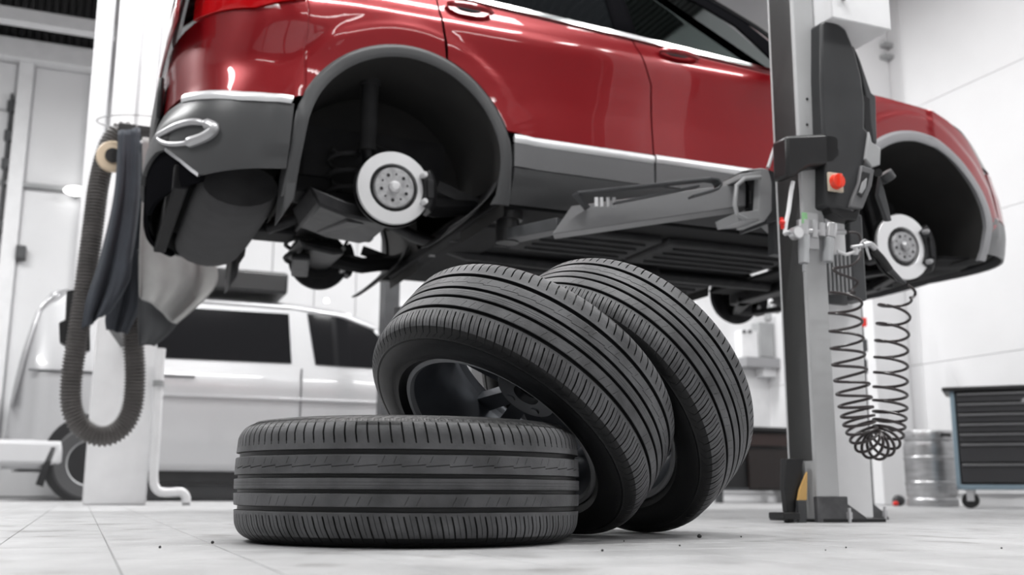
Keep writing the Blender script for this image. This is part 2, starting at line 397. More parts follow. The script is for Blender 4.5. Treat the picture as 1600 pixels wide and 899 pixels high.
    me.polygons.foreach_set('material_index', [1 if sum(dd[i] for i in p.vertices) >= 2 else 0 for p in me.polygons]); return me  # darker rubber paints shade into grooves and slots; worn ribs stay paler
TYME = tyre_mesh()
flange = [(.2385, .094), (.246, .097), (.2475, .101), (.2445, .105), (.238, .105), (.2345, .101), (.2325, .092), (.2315, .080)]
def rim_mesh():
    pr = [(r, h) for r, h in flange]+[(.219, .062), (.209, .045), (.205, .01), (.207, -.03), (.2125, -.055), (.2250, -.078), (.2325, -.088), (.236, -.096), (.2385, -.1015), (.2440, -.103), (.2465, -.1005), (.245, -.0965), (.2385, -.092), (.2345, -.08), (.2175, -.05), (.212, -.02), (.212, .03), (.223, .06), (.2355, .082)]
    return MB().lathe(pr, 96, closed=True).mesh('rim', 30)
RIMME = rim_mesh(); RIMME.materials.append(BARREL)
lipme = MB().lathe([(.2455, -.0935), (.2475, -.0980), (.2478, -.1025), (.2445, -.1060), (.2375, -.1045), (.2325, -.0965), (.2330, -.093), (.239, -.100), (.2445, -.100)], 96, closed=True).mesh('rim_flange', 30); lipme.materials.append(mat('rim_back_lacquer', (.34, .345, .355), .5, .2))
def spoke_mesh():
    mb = MB(); zi, zo = .052, .082
    for s in (-1, 1):   # one broad spoke forking in two towards the rim
        def P(t, e):
            r = .055+t*(.217-.055); w = .019+.004*t; c = s*(.012+.028*t)
            return r, c, w
        ring = []
        for i in range(9):
            r, c, w = P(i/8, 0); zt = zo-.008*i/8+.012*(i/8)**2; zb = zi-.012*(1-i/8)+.002
            ring.append([(r, c-w, zb), (r, c-w*.85, zt), (r, c+w*.85, zt), (r, c+w, zb)])
        vs = [p for q in ring for p in q]; fs = [(i*4+j, i*4+(j+1) % 4, (i+1)*4+(j+1) % 4, (i+1)*4+j) for i in range(8) for j in range(4)]+[(3, 2, 1, 0), (32, 33, 34, 35)]
        mb.add(vs, fs)
    return mb.mesh('spoke', 40)
SPME = spoke_mesh(); SPME.materials.append(BARREL)
HUBME = MB().lathe([(.033, .03), (.075, .03), (.082, .04), (.080, .078), (.066, .084), (.036, .086), (.033, .078)], 48, closed=True)
for k in range(5):
    t_ = 2*pi*k/5+.3; HUBME.cyl((.056*cos(t_), .056*sin(t_), .026), (.056*cos(t_), .056*sin(t_), .03), .011, n=14)
HUBME = HUBME.mesh('hub', 35); HUBME.materials.append(RIMM)
capme = MB().cyl((0, 0, .05), (0, 0, .087), .0325, .031, 32).mesh('centre_cap'); capme.materials.append(BLACKG)
valme = MB().cyl((.222, 0, .086), (.205, 0, .112), .0045, .0035, 10).mesh('valve'); valme.materials.append(BLACKP)
def wheel(label, c, n, spin, grp='removed car wheels with tyres'):
    n = Vector(n).normalized()
    t = bpy.data.objects.new('tyre', None); COL.objects.link(t); t.empty_display_size = .1
    q = n.to_track_quat('Z', 'Y'); t.rotation_mode = 'QUATERNION'; t.rotation_quaternion = q @ Matrix.Rotation(spin, 3, 'Z').to_quaternion()
    t.location = c; t['label'] = label; t['category'] = 'tyre'; t['group'] = grp
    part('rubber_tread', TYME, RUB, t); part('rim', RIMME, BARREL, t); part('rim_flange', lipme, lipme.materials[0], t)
    for k in range(5):
        s = part('spoke', SPME, BARREL, t); s.rotation_euler = (0, 0, 2*pi*k/5)
    part('hub', HUBME, RIMM, t); part('centre_cap', capme, BLACKG, t); part('valve', valme, BLACKP, t)
    return t
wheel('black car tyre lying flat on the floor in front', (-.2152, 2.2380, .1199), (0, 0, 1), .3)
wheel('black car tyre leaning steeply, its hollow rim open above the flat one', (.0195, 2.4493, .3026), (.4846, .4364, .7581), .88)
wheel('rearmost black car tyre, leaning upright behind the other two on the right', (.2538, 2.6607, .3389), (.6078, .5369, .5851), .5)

# ------------------------------------------------------------------ the red car on the lift (own axes: x forward, y away from the viewer, z up; origin at rear hub height)
CA, CB, CZ = 1.1075, 4.0324+.77, 1.3348
car = thing('car', 'red SUV car without wheels raised on the workshop lift', 'car', W(CA, CB, CZ))
def lerp(a, b, t): return a+(b-a)*t
def interp(pts, x):
    if x <= pts[0][0]: return pts[0][1]
    for (x0, y0), (x1, y1) in zip(pts, pts[1:]):
        if x <= x1: return y0+(y1-y0)*(x-x0)/(x1-x0)
    return pts[-1][1]
WZ = [(-.30, .70), (-.22, .80), (-.12, .872), (-.05, .893), (.02, .905), (.10, .912), (.20, .915), (.30, .906), (.42, .897), (.54, .899), (.62, .906), (.68, .912), (.715, .908), (.76, .885), (.84, .868), (1.0, .815), (1.15, .745), (1.27, .67), (1.33, .60)]
def smoothw(z): return (interp(WZ, z-.02)+interp(WZ, z)*2+interp(WZ, z+.02))/4
def ellt(n, ax, ay, N=60):
    pts = []
    for i in range(N+1):
        t = i/N*pi/2; pts.append((ax*sin(t)**(2/n), ay*cos(t)**(2/n) if i < N else 0))
    L = [0]
    for p, q in zip(pts, pts[1:]): L.append(L[-1]+math.hypot(q[0]-p[0], q[1]-p[1]))
    return pts, L
ER = ellt(2.5, .52, .9); EF = ellt(3.0, .78, .9)
def ev(E_, s):
    pts, L = E_; s = max(0, min(s, L[-1]))
    for i in range(len(L)-1):
        if s <= L[i+1]:
            t = (s-L[i])/(L[i+1]-L[i]); return lerp(pts[i][0], pts[i+1][0], t), lerp(pts[i][1], pts[i+1][1], t)
    return pts[-1]
XR = [(-.35, .36), (-.2, .45), (-.12, .50), (-.02, .53), (.15, .535), (.24, .525), (.27, .505), (.35, .49), (.60, .475), (.75, .47), (.85, .44), (1.3, .22)]   # how far the tail reaches behind xc=-.42
XF = [(-.32, .50), (-.2, .64), (-.1, .74), (0, .80), (.12, .82), (.3, .80), (.45, .74), (.58, .60), (.68, .42), (.76, .25)]     # nose ahead of xc=2.74
XCR, XCF = -.42, 2.78
def S(s, z, off=0.):
    """the body side: s runs along the body (round both corners by arc length), z is height; off pushes out"""
    w_ = smoothw(z)
    def base(s):
        if s < XCR:
            x, y = ev(ER, XCR-s); return XCR - x/.52*interp(XR, z), y/.9*w_
        if s > XCF:
            x, y = ev(EF, s-XCF); return XCF + x/.78*interp(XF, z), y/.9*w_
        return s, w_*(1-.006*((s-1.2)/1.4)**2)
    x, y = base(s)
    # flared lip round each wheel arch and a full haunch over the rear wheel
    dr, df = math.hypot(s-.005, z-.11), math.hypot(s-2.675, z-.11)
    d_ = min(dr, df); k_ = max(0, min(1, (.575-d_)/.045)); fl = .011*k_*k_*(3-2*k_) if z > .05 else 0
    fl += .020*math.exp(-((s+.42)/.16)**2-((z-.60)/.085)**2) - .012*math.exp(-((s+.62)/.15)**2-((z-.43)/.07)**2)
    off = off+fl
    if off:
        x1, y1 = base(s-.01); x2, y2 = base(s+.01); dx, dy = x2-x1, y2-y1; l = math.hypot(dx, dy) or 1
        x += off*-dy/l; y += off*dx/l
    return x, y
def P3(s, z, off, sg): x, y = S(s, z, off); return (x, sg*y, z)
def subdiv(k, n):
    out = []
    for (a, b) in zip(k, k[1:]):
        L = math.hypot(b[0]-a[0], b[1]-a[1])
        for i in range(n): out.append((lerp(a[0], b[0], i/n), lerp(a[1], b[1], i/n)))
    return out+[k[-1]]
def ruled(mb, kb, kt, nv, sg, off=0, n=6):
    """panel between a lower and an upper key line, in (s, z)"""
    B = subdiv(kb, n); T = subdiv(kt, n); m = nv+1; vs = []
    for (s0, z0), (s1, z1) in zip(B, T):
        for j in range(m):
            t = j/nv; o = off(t) if callable(off) else off
            vs.append(P3(lerp(s0, s1, t), lerp(z0, z1, t), o, sg))
    fs = [(i*m+j, (i+1)*m+j, (i+1)*m+j+1, i*m+j+1) for i in range(len(B)-1) for j in range(nv)]
    # outward facing
    if sg > 0: fs = [f[::-1] for f in fs]
    return mb.add(vs, fs)
def panel(name, quads, m, sg, off=0, solid=.012, nv=10, n=6, parent=None, bev=0, label=None, edge=None):
    mb = MB()
    for kb, kt in quads: ruled(mb, kb, kt, nv, sg, off, n)
    me = bpy.data.meshes.new(name); me.from_pydata(mb.v, [], mb.f)
    b = bmesh.new(); b.from_mesh(me); bmesh.ops.remove_doubles(b, verts=b.verts, dist=.0004); b.to_mesh(me); b.free()
    me.polygons.foreach_set('use_smooth', [True]*len(me.polygons)); me.update()
    o = part(name, me, m, parent or car, label=label)
    if solid:
        x = o.modifiers.new('thick', 'SOLIDIFY'); x.thickness = solid; x.offset = -1 
        x.use_quality_normals = True; x.use_even_offset = False
        if edge: x2 = o.modifiers.new('b', 'BEVEL'); x2.width = edge; x2.segments = 2; x2.limit_method = 'ANGLE'; x2.angle_limit = rad(50)
        x3 = o.modifiers.new('split', 'EDGE_SPLIT'); x3.split_angle = rad(48)
    return o
def arc(cx, cz, r, a0, a1, n=14): return [(cx+r*cos(rad(lerp(a0, a1, i/n))), cz+r*sin(rad(lerp(a0, a1, i/n)))) for i in range(n+1)]
AZ, RI, RO_ = .11, .405, .46
CR, CF = .005, 2.675
BELT = [(-.45, .90), (-.1, .872), (.42, .842), (1.06, .805), (1.85, .757), (2.05, .745)]
def belt(s): return interp(BELT, s)
for sg in (-1, 1):
    g = .004
    # rear quarter: behind the arch, above it, up to the rear door
    ra = arc(CR, AZ, RO_, 162, 69, 20)      # from rear foot of the arch to the door cut
    kb = [(-1.40, .35), (-.98, .338), (-.87, .318), (-.65, .281), (-.458, .272)] + [p for p in ra if p[1] > .28]
    top0 = [(-1.40, .655), (-1.0, .655), (-.87, .648), (-.634, .632), (-.47, .672)]
    nr = len(kb)-len(top0)
    kt = top0 + [(lerp(-.46, .125, (i+1)/nr), lerp(.70, .87, min(1, (i+1)/nr*2.5))) for i in range(nr)]
    panel('quarter_panel', [(kb, kt)], RED, sg, nv=16, n=4)
    # rear door
    da = [p for p in reversed(arc(CR, AZ, RO_+.004, 19, 68, 10))]
    kb = da + [(.55, .248), (.80, .248), (1.147, .248)]
    kt = [(lerp(.135, 1.068, i/(len(kb)-1)), belt(lerp(.135, 1.068, i/(len(kb)-1)))-.012) for i in range(len(kb))]
    # shape the front edge: slanting above .6, straight below
    kbA = [(p[0], p[1]) for p in kb]; mid = [(lerp(.178, 1.147, i/(len(kb)-1)), .58) for i in range(len(kb))]
    mid = [(max(m_[0], .172), m_[1]) for m_ in mid]
    panel('rear_door', [(kbA, mid), (mid, kt)], RED, sg, nv=9, n=3)
    kb = [(1.155, .248), (1.5, .246), (1.8, .245), (2.12, .245)]; md = [(1.155, .58), (1.5, .58), (1.8, .58), (2.10, .58)]
    kt = [(1.076, belt(1.07)-.012), (1.40, belt(1.40)-.012), (1.7, belt(1.7)-.012), (2.02, belt(2.02)-.012)]
    fd = panel('front_door', [(kb, md), (md, kt)], RED, sg, nv=9, n=5)
    # front fender
    fa = arc(CF, AZ, RO_, 162, -2, 26)
    kb = [(2.128, .10), (2.18, .17)]+[p for p in fa]
    kt = [(2.108, .735), (2.13, .74)]+[(lerp(2.15, 3.24, i/(len(fa)-1)), interp([(2.15, .742), (2.5, .73), (2.8, .70), (3.0, .655), (3.15, .60), (3.20, .50), (3.225, .38), (3.24, .178)], lerp(2.15, 3.24, i/(len(fa)-1)))) for i in range(len(fa))]
    panel('front_fender', [(kb, kt)], RED, sg, nv=14, n=2)
    panel('front_bumper_side', [([(3.115, -.02), (3.21, -.015), (3.4, -.01), (3.7, .0), (4.25, .02)], [(3.13, .175), (3.24, .17), (3.45, .165), (3.7, .16), (4.25, .16)])], SILL, sg, nv=6)
    panel('front_bumper', [([(3.243, .178), (3.45, .172), (3.7, .168), (4.25, .165)], [(3.24, .43), (3.48, .45), (3.68, .46), (4.25, .47)])], RED, sg, nv=8)
    panel('headlight', [([(3.03, .52), (3.15, .46), (3.35, .455), (3.6, .46)], [(3.0, .655), (3.1, .64), (3.3, .62), (3.5, .58)])], BLACKG, sg, off=-.004, nv=5)
    # wheel arch cladding rings
    for cx, nm in ((CR, 'rear_arch_trim'), (CF, 'front_arch_trim')):
        if nm[0] == 'r':
            inn = [(cx-.435, -.12), (cx-.425, 0)]+arc(cx, AZ, RI, 172, -4, 40)+[(cx+.395, -.02), (cx+.375, -.06)]
            out = [(cx-.485, -.12), (cx-.468, 0)]+arc(cx, AZ, RO_, 172, -4, 40)+[(cx+.462, -.02), (cx+.458, -.06)]
        else:
            inn = [(cx-.39, -.03), (cx-.40, .02)]+arc(cx, AZ, RI, 170, 0, 40)+[(cx+.40, .0), (cx+.39, -.06)]
            out = [(cx-.462, -.03), (cx-.462, .02)]+arc(cx, AZ, RO_, 170, 0, 40)+[(cx+.452, .0), (cx+.45, -.06)]
        panel(nm, [(inn, out)], mat('front_arch_lit_grey', (.26, .26, .27), .4) if nm[0] == 'f' else CLAD, sg, off=lambda t: .012-.010*(2*t-1)**4*(1 if t > .5 else .5), solid=.03, nv=6, n=1)  # front trim paler than rear: light from the wall put into its colour
        # liner: barrel vault inside the arch plus its inboard wall
        R_, ya, yb = .43, .885, .34
        seq = [(cx-.45, -.10)]+arc(cx, AZ-.01, R_, 180, 0, 30)+[(cx+.44, -.10 if cx < 1 else -.03)]
        lm_ = MB()
        lm_.grid(lambda a, b: (lambda p: (p[0], sg*lerp(ya, yb, b), p[1]))(seq[round(a*(len(seq)-1))]), len(seq)-1, 6)
        part('arch_liner', lm_, LINER, car)
        sq2 = arc(cx, AZ-.01, R_, 180, 0, 30); wl = MB().add([(p[0], sg*yb, p[1]) for p in sq2], [tuple(range(len(sq2)))])
        part('inner_arch_wall', wl, LINER, car)
        bl = MB().grid(lambda a, b: (cx+.02+(-.33+.66*a), sg*(yb+.01+.06*sin(pi*a)*sin(pi*b)), .11+b*.26), 10, 6); part('arch_bulge', bl, UNDER2, car)
    # sill cladding: upper light band, bright strip, dark lower rocker
    for s0, s1 in ((.472, 1.146), (1.156, 2.105)):
        panel('door_cladding', [([(s0, .105), (s1, .10)], [(s0, .205), (s1, .20)])], SILL, sg, off=.008, nv=5, n=14, solid=.02)
        panel('bright_strip', [([(s0, .207), (s1, .202)], [(s0, .246), (s1, .242)])], mat('satin_silver_strip', (.82, .83, .84), .38, .55), sg, off=lambda t: .016-.008*(2*t-1)**2, nv=6, n=14, solid=.02, label='bright metal strip')
    panel('rocker_panel', [([(.472, -.045), (2.11, -.045)], [(.472, .10), (2.11, .10)])], CLAD, sg, off=lambda t: .006-.03*(1-t)**2, nv=7, n=20, solid=.02)
    # rear bumper side
    kb = [(-1.52, .13), (-1.17, .135), (-1.05, .115), (-.92, .04), (-.815, -.035), (-.6, -.022), (-.466, -.015)]
    kt = [(-1.52, .32), (-1.17, .318), (-1.0, .308), (-.87, .288), (-.70, .258), (-.58, .248), (-.452, .243)]
    panel('rear_bumper_side', [(kb, kt)], CLAD, sg, nv=10, n=6, off=.006, solid=.02)
    panel('bumper_chrome', [([(-1.0, .306), (-.87, .284), (-.65, .246), (-.463, .240)], [(-.985, .340), (-.87, .320), (-.65, .284), (-.455, .274)])], mat('satin_silver_strip', (.82, .83, .84), .3, .6), sg, off=lambda t: .018-.008*(2*t-1)**2, nv=5, n=8, solid=.02, label='bright metal strip')
    panel('lower_bumper_valance', [([(-1.52, -.05), (-1.26, -.05), (-1.1, -.052), (-.96, -.055), (-.83, -.055)], [(-1.52, .132), (-1.17, .137), (-1.05, .117), (-.92, .042), (-.815, -.033)])], MATB, sg, nv=8, n=6, off=-.012, solid=.02)
    # silver trim ring low in the bumper corner
    ring = []
    ctr = [(-1.14, .19), (-1.04, .19), (-.93, .188), (-.83, .176), (-.745, .140), (-.775, .110), (-.88, .100), (-1.02, .130)]
    cs = 0
    rp = [Vector(P3(s_, z_, .014, sg)) for s_, z_ in ctr]
    dense = []
    for i in range(len(rp)):
        a_, b_, c_, d_ = rp[i-1], rp[i], rp[(i+1) % len(rp)], rp[(i+2) % len(rp)]
        for k in range(6):
            t = k/6; dense.append(.5*((2*b_)+(c_-a_)*t+(2*a_-5*b_+4*c_-d_)*t*t+(3*b_-a_-3*c_+d_)*t**3))
    tr = part('bumper_trim_ring', MB().tube(dense, [.010+.012*(1 if 20 < i < 36 else .3 if i < 20 else 0) for i in range(len(dense))], 10, closed=True), mat('satin_silver_trim', (.42, .42, .43), .42, .6), car, label='satin silver ring in the bumper corner')
    part('ring_infill', MB().add([tuple(p - Vector((0, sg*.006, 0))) for p in dense], [tuple(range(len(dense)))]), BLACKP, tr, solid=.004)
    panel('silver_lower_strip', [([(-1.05, .108), (-.92, .032), (-.815, -.043)], [(-1.045, .119), (-.915, .044), (-.81, -.030)])], CHROME, sg, off=.012, nv=3, n=6)
    # tail light
    panel('tail_light', [([(-.99, .66), (-.87, .652), (-.634, .636), (-.43, .69)], [(-.99, .76), (-.80, .77), (-.62, .79), (-.44, .80)])], TAIL, sg, off=.01, nv=6, n=6, solid=.03)
    panel('upper_quarter', [([(-.99, .765), (-.80, .775), (-.60, .795), (-.43, .805), (-.40, .72), (.0, .868)], [(-.99, .95), (-.80, .96), (-.60, .96), (-.42, .93), (-.35, .91), (.0, .878)])], RED, sg, nv=6, n=4)
    panel('rear_pillar', [([(-.99, .955), (-.80, .965), (-.60, .965), (-.42, .935), (-.35, .915)], [(-.82, 1.30), (-.70, 1.31), (-.55, 1.32), (-.38, 1.32), (-.20, 1.27)])], RED, sg, nv=8, n=4)
    # glass, its black frame and bright line
    panel('window_line', [([(s_, z_-.006) for s_, z_ in BELT[1:]], [(s_, z_+.016) for s_, z_ in BELT[1:]])], CHROME, sg, off=.012, nv=3, n=8, solid=.02, label='bright strip under the side windows')
    roofz = [(-.42, 1.18), (.0, 1.25), (.6, 1.285), (1.0, 1.285), (1.25, 1.26), (1.5, 1.195), (1.75, 1.055), (1.89, .955), (2.08, .80)]
    def top(s): return interp(roofz, s)
    def win(nm, a0, a1, b0, b1, m, f=.035):
        kb = [(lerp(a0, a1, i/8), belt(lerp(a0, a1, i/8))+.02) for i in range(9)]; kt = [(lerp(b0, b1, i/8), top(lerp(b0, b1, i/8))-f) for i in range(9)]
        return panel(nm, [(kb, kt)], m, sg, off=-.018, nv=8, n=2, solid=.004)
    win('quarter_glass', -.36, .02, -.20, .10, GLASSD)
    win('rear_door_glass', .07, 1.0, .14, .965, GLASSD)
    win('front_door_glass', 1.10, 1.93, 1.05, 1.56, GLASSC, .06)
    fr = MB()
    ruled(fr, [(s_, top(s_)-.04) for s_ in (-.3, .1, .6, 1.0)], [(s_, top(s_)+.0) for s_ in (-.3, .1, .6, 1.0)], 3, sg, -.008, 4)
    ruled(fr, [(1.0, top(1.0)-.04), (1.25, top(1.25)-.06), (1.50, top(1.5)-.07), (1.69, 1.01), (1.92, belt(1.92)+.015)], [(1.0, top(1.0)), (1.25, top(1.25)), (1.5, top(1.5)), (1.75, top(1.75)), (2.07, belt(2.0)+.02)], 4, sg, -.008, 6)
    ruled(fr, [(.995, belt(1.0)+.015), (1.105, belt(1.1)+.015)], [(.96, top(.96)-.03), (1.06, top(1.06)-.04)], 5, sg, -.008, 3)
    ruled(fr, [(.015, belt(.0)+.015), (.075, belt(.07)+.015)], [(.095, top(.1)-.03), (.145, top(.14)-.03)], 5, sg, -.008, 3)
    part('window_frame', fr, MATB, car, solid=.01)
    panel('roof_chrome', [([(s_, top(s_)+.004) for s_ in (-.4, 0, .6, 1.0, 1.25, 1.5, 1.65, 1.8, 1.95, 2.06)], [(s_+.012, top(s_)+.024) for s_ in (-.4, 0, .6, 1.0, 1.25, 1.5, 1.65, 1.8, 1.95, 2.06)])], CHROME, sg, off=.002, nv=2, n=5, solid=.01, label='bright strip over the side windows')
    panel('cant_rail', [([(s_+.014, top(s_)+.028) for s_ in (-.4, 0, .6, 1.0, 1.25, 1.5, 1.65, 1.8, 1.95, 2.06)], [(s_+.03, top(s_)+.075) for s_ in (-.4, 0, .6, 1.0, 1.25, 1.5, 1.65, 1.8, 1.95, 2.06)])], RED, sg, off=lambda t: -.02-.10*t, nv=3, n=4, solid=.01)
    # handles
    for hs, z0 in ((.18, .800), (1.20, .757)):
        pts = [Vector(P3(hs+.2*t, z0-.006*t*6*.2, .012+.028*sin(pi*t)**.5, sg)) for t in [i/12 for i in range(13)]]
        hd = part('door_handle', MB().tube(pts, [.011+.003*sin(pi*i/12) for i in range(13)], 10), RED, car)
        part('handle_recess', MB().ball(P3(hs+.1, z0-.004, -.004, sg), .04, 8, (1.6, .25, .55)), BLACKP, hd)
    # mirror foot etc. hidden by the post; mirror on both sides
    mi = part('door_mirror', MB().ball((1.86, sg*1.02, .86), .1, 10, (.75, 1.1, .8)), RED, car, label='red door mirror')
    # seats
    st = MB().box(.95, 1.10, sg*.38-.24, sg*.38+.24, .25, .88).box(1.0, 1.5, sg*.38-.24, sg*.38+.24, .12, .30).box(.93, 1.03, sg*.38-.12, sg*.38+.12, .9, 1.08)
    part('front_seat', st, BLACKP, car, bevel=.05)
# body shell (dark metal behind the panels), floor pan, roof
sh = MB()
for sg in (-1, 1):
    for s0, s1, z0, z1 in ((.44, 2.25, -.04, .80), (-.36, .5, .56, .83), (2.25, 3.1, .60, .68), (-.85, -.47, .0, .60), (-1.4, -.85, -.02, .66), (3.15, 3.9, .03, .4)):
        ruled(sh, [(s0, z0), (s1, z0)], [(s0, z1), (s1, z1)], 8, sg, -.04, 10)
part('inner_body_shell', sh, UNDER, car, solid=.004)
cap = MB()
for cx in (CR, CF):
    for sg in (-1, 1):    # closes the slot between arch skin and liner
        a_ = arc(cx, AZ-.01, .43, 180, 0, 24); b_ = arc(cx, AZ, .52, 180, 0, 24)
        cap.add([(p[0], sg*.86, p[1]) for p in a_]+[(p[0], sg*.80, p[1]) for p in b_], [(i, i+1, 26+i, 25+i) for i in range(24)])
part('arch_flange', cap, UNDER, car, kind='stuff')
def RZ(x): return interp([(-.74, 1.30), (-.62, 1.32), (-.2, 1.35), (.6, 1.385), (1.1, 1.37), (1.35, 1.30), (2.02, .86)], x)
def RWd(x): return interp([(-.85, .72), (-.62, .60), (-.2, .62), (.6, .60), (1.1, .60), (1.35, .63), (2.02, .78)], x)
rf = MB().grid(lambda a, b: (lerp(-.74, 1.2, a), (2*b-1)*RWd(lerp(-.74, 1.2, a)), RZ(lerp(-.74, 1.2, a))-.05*(2*b-1)**4), 16, 14)
part('roof', rf, RED, car, solid=.01)
part('windscreen', MB().grid(lambda a, b: (lerp(1.21, 2.10, a), (2*b-1)*lerp(.58, .76, a), lerp(1.355, .80, a)-.05*(2*b-1)**4), 8, 12), GLASSC, car, solid=.004)
part('rear_window', MB().grid(lambda a, b: (lerp(-.86, -.64, a)-.03*(1-(2*b-1)**2), (2*b-1)*lerp(.66, .56, a), lerp(.93, 1.24, a)), 6, 10), GLASSD, car, solid=.004)
hoodf = lambda a, b: (lerp(2.06, 3.44, a)-.22*abs(2*b-1)**3*a, (2*b-1)*lerp(.80, .70, a**2), interp([(0, .79), (.4, .80), (.75, .73), (.92, .62), (1, .50)], a)-.035*(2*b-1)**4)
part('bonnet', MB().grid(hoodf, 20, 16), RED, car, solid=.01)
tg = MB().grid(lambda a, b: (XCR - interp(XR, lerp(.60, .95, b))-.004-.02*(1-(2*a-1)**2), (2*a-1)*.70, lerp(.61, .93, b)), 12, 8)
part('tailgate', tg, RED, car, solid=.01)
part('plate_recess', MB().box(-.93, -.905, -.30, .30, .33, .52), BLACKP, car, bevel=.01)
part('grille', MB().box(3.50, 3.56, -.55, .55, .12, .42), BLACKG, car, bevel=.02)
# underside ------------------------------------------------------------------
fp = MB().box(.42, 2.22, -.84, .84, -.05, .0)
part('floor_pan', fp, UNDER, car, bevel=.01)
for y0, y1, x0, x1, zz_ in ((-.64, -.22, .72, 1.35, -.078), (.22, .64, .72, 1.35, -.078), (-.64, -.2, 1.38, 2.15, -.082), (.2, .64, 1.38, 2.15, -.082)):
    q = part('underbody_panel', MB().box(x0, x1, y0, y1, zz_, -.045), UNDER2, car, bevel=.012)
    r_ = MB()
    for k in range(4): r_.box(x0+.06, x1-.06, lerp(y0, y1, (k+.7)/4.6), lerp(y0, y1, (k+1)/4.6)-.03, zz_-.012, zz_)
    part('pressed_ribs', r_, UNDER2, q, bevel=.005, kind='stuff')
part('front_undertray', MB().grid(lambda a, b: (lerp(2.95, 3.46, a)-.16*abs(2*b-1)**3*a, (2*b-1)*lerp(.74, .80, a), -.03+.05*a**3+.006*sin(b*40)), 10, 30), UNDER, car, solid=.01)
part('engine_undertray', MB().box(2.25, 2.97, -.38, .38, -.075, -.05).box(2.5, 2.9, -.3, .3, -.095, -.07), UNDER, car, bevel=.015)
part('tunnel_heat_shield', MB().grid(lambda a, b: (lerp(.45, 2.2, a), lerp(-.18, .18, b), -.055+.02*sin(pi*b)), 6, 8), mat('dull_foil', (.16, .16, .165), .5, .6), car)
part('exhaust_pipe', MB().tube([(2.4, .0, -.085), (1.9, .02, -.08), (1.2, 0, -.08), (.6, .03, -.06), (.35, .12, .03), (.2, .16, .11), (-.1, .2, .14), (-.36, .25, .03)], .032, 14), CAST, car)
part('centre_silencer', MB().tube([(1.7, .02, -.075), (1.66, .02, -.075), (1.2, .0, -.075), (1.16, 0, -.075)], [.03, .065, .065, .03], 18), CAST, car)
mf = MB()
prof = [(-.72, .45), (-.70, .62), (-.66, .68), (-.40, .68), (-.36, .64), (-.34, .45)]
mf.grid(lambda a, b: (-.60+.17*cos(2*pi*b)*(1-.12*abs(2*a-1)**8), lerp(-.62, .62, a), -.02+.115*sin(2*pi*b)*(1-.25*abs(2*a-1)**8)), 16, 20)
part('silencer', mf, UNDER2, car)
part('silencer_end', MB().add([(-.60+.15*cos(2*pi*k/20), -.62, -.02+.088*sin(2*pi*k/20)) for k in range(20)], [tuple(range(20))]), UNDER2, car)
part('silencer_hanger', MB().bar((-.78, -.62, .07), (-.70, -.60, .0), .02, .05).bar((-.44, -.6, .09), (-.4, -.6, .15), .02, .03), CAST, car)
part('rear_floor', MB().box(-.84, -.40, -.66, .66, .10, .16), UNDER, car)
part('rear_floor_well', MB().box(-.78, -.42, -.30, .62, .04, .10), UNDER, car, bevel=.03)
part('bumper_beam', MB().box(-.86, -.80, -.62, .62, -.06, .04), UNDER, car, bevel=.01)
part('fuel_tank', MB().box(.46, .70, -.56, .56, -.06, .08), UNDER, car, bevel=.04)
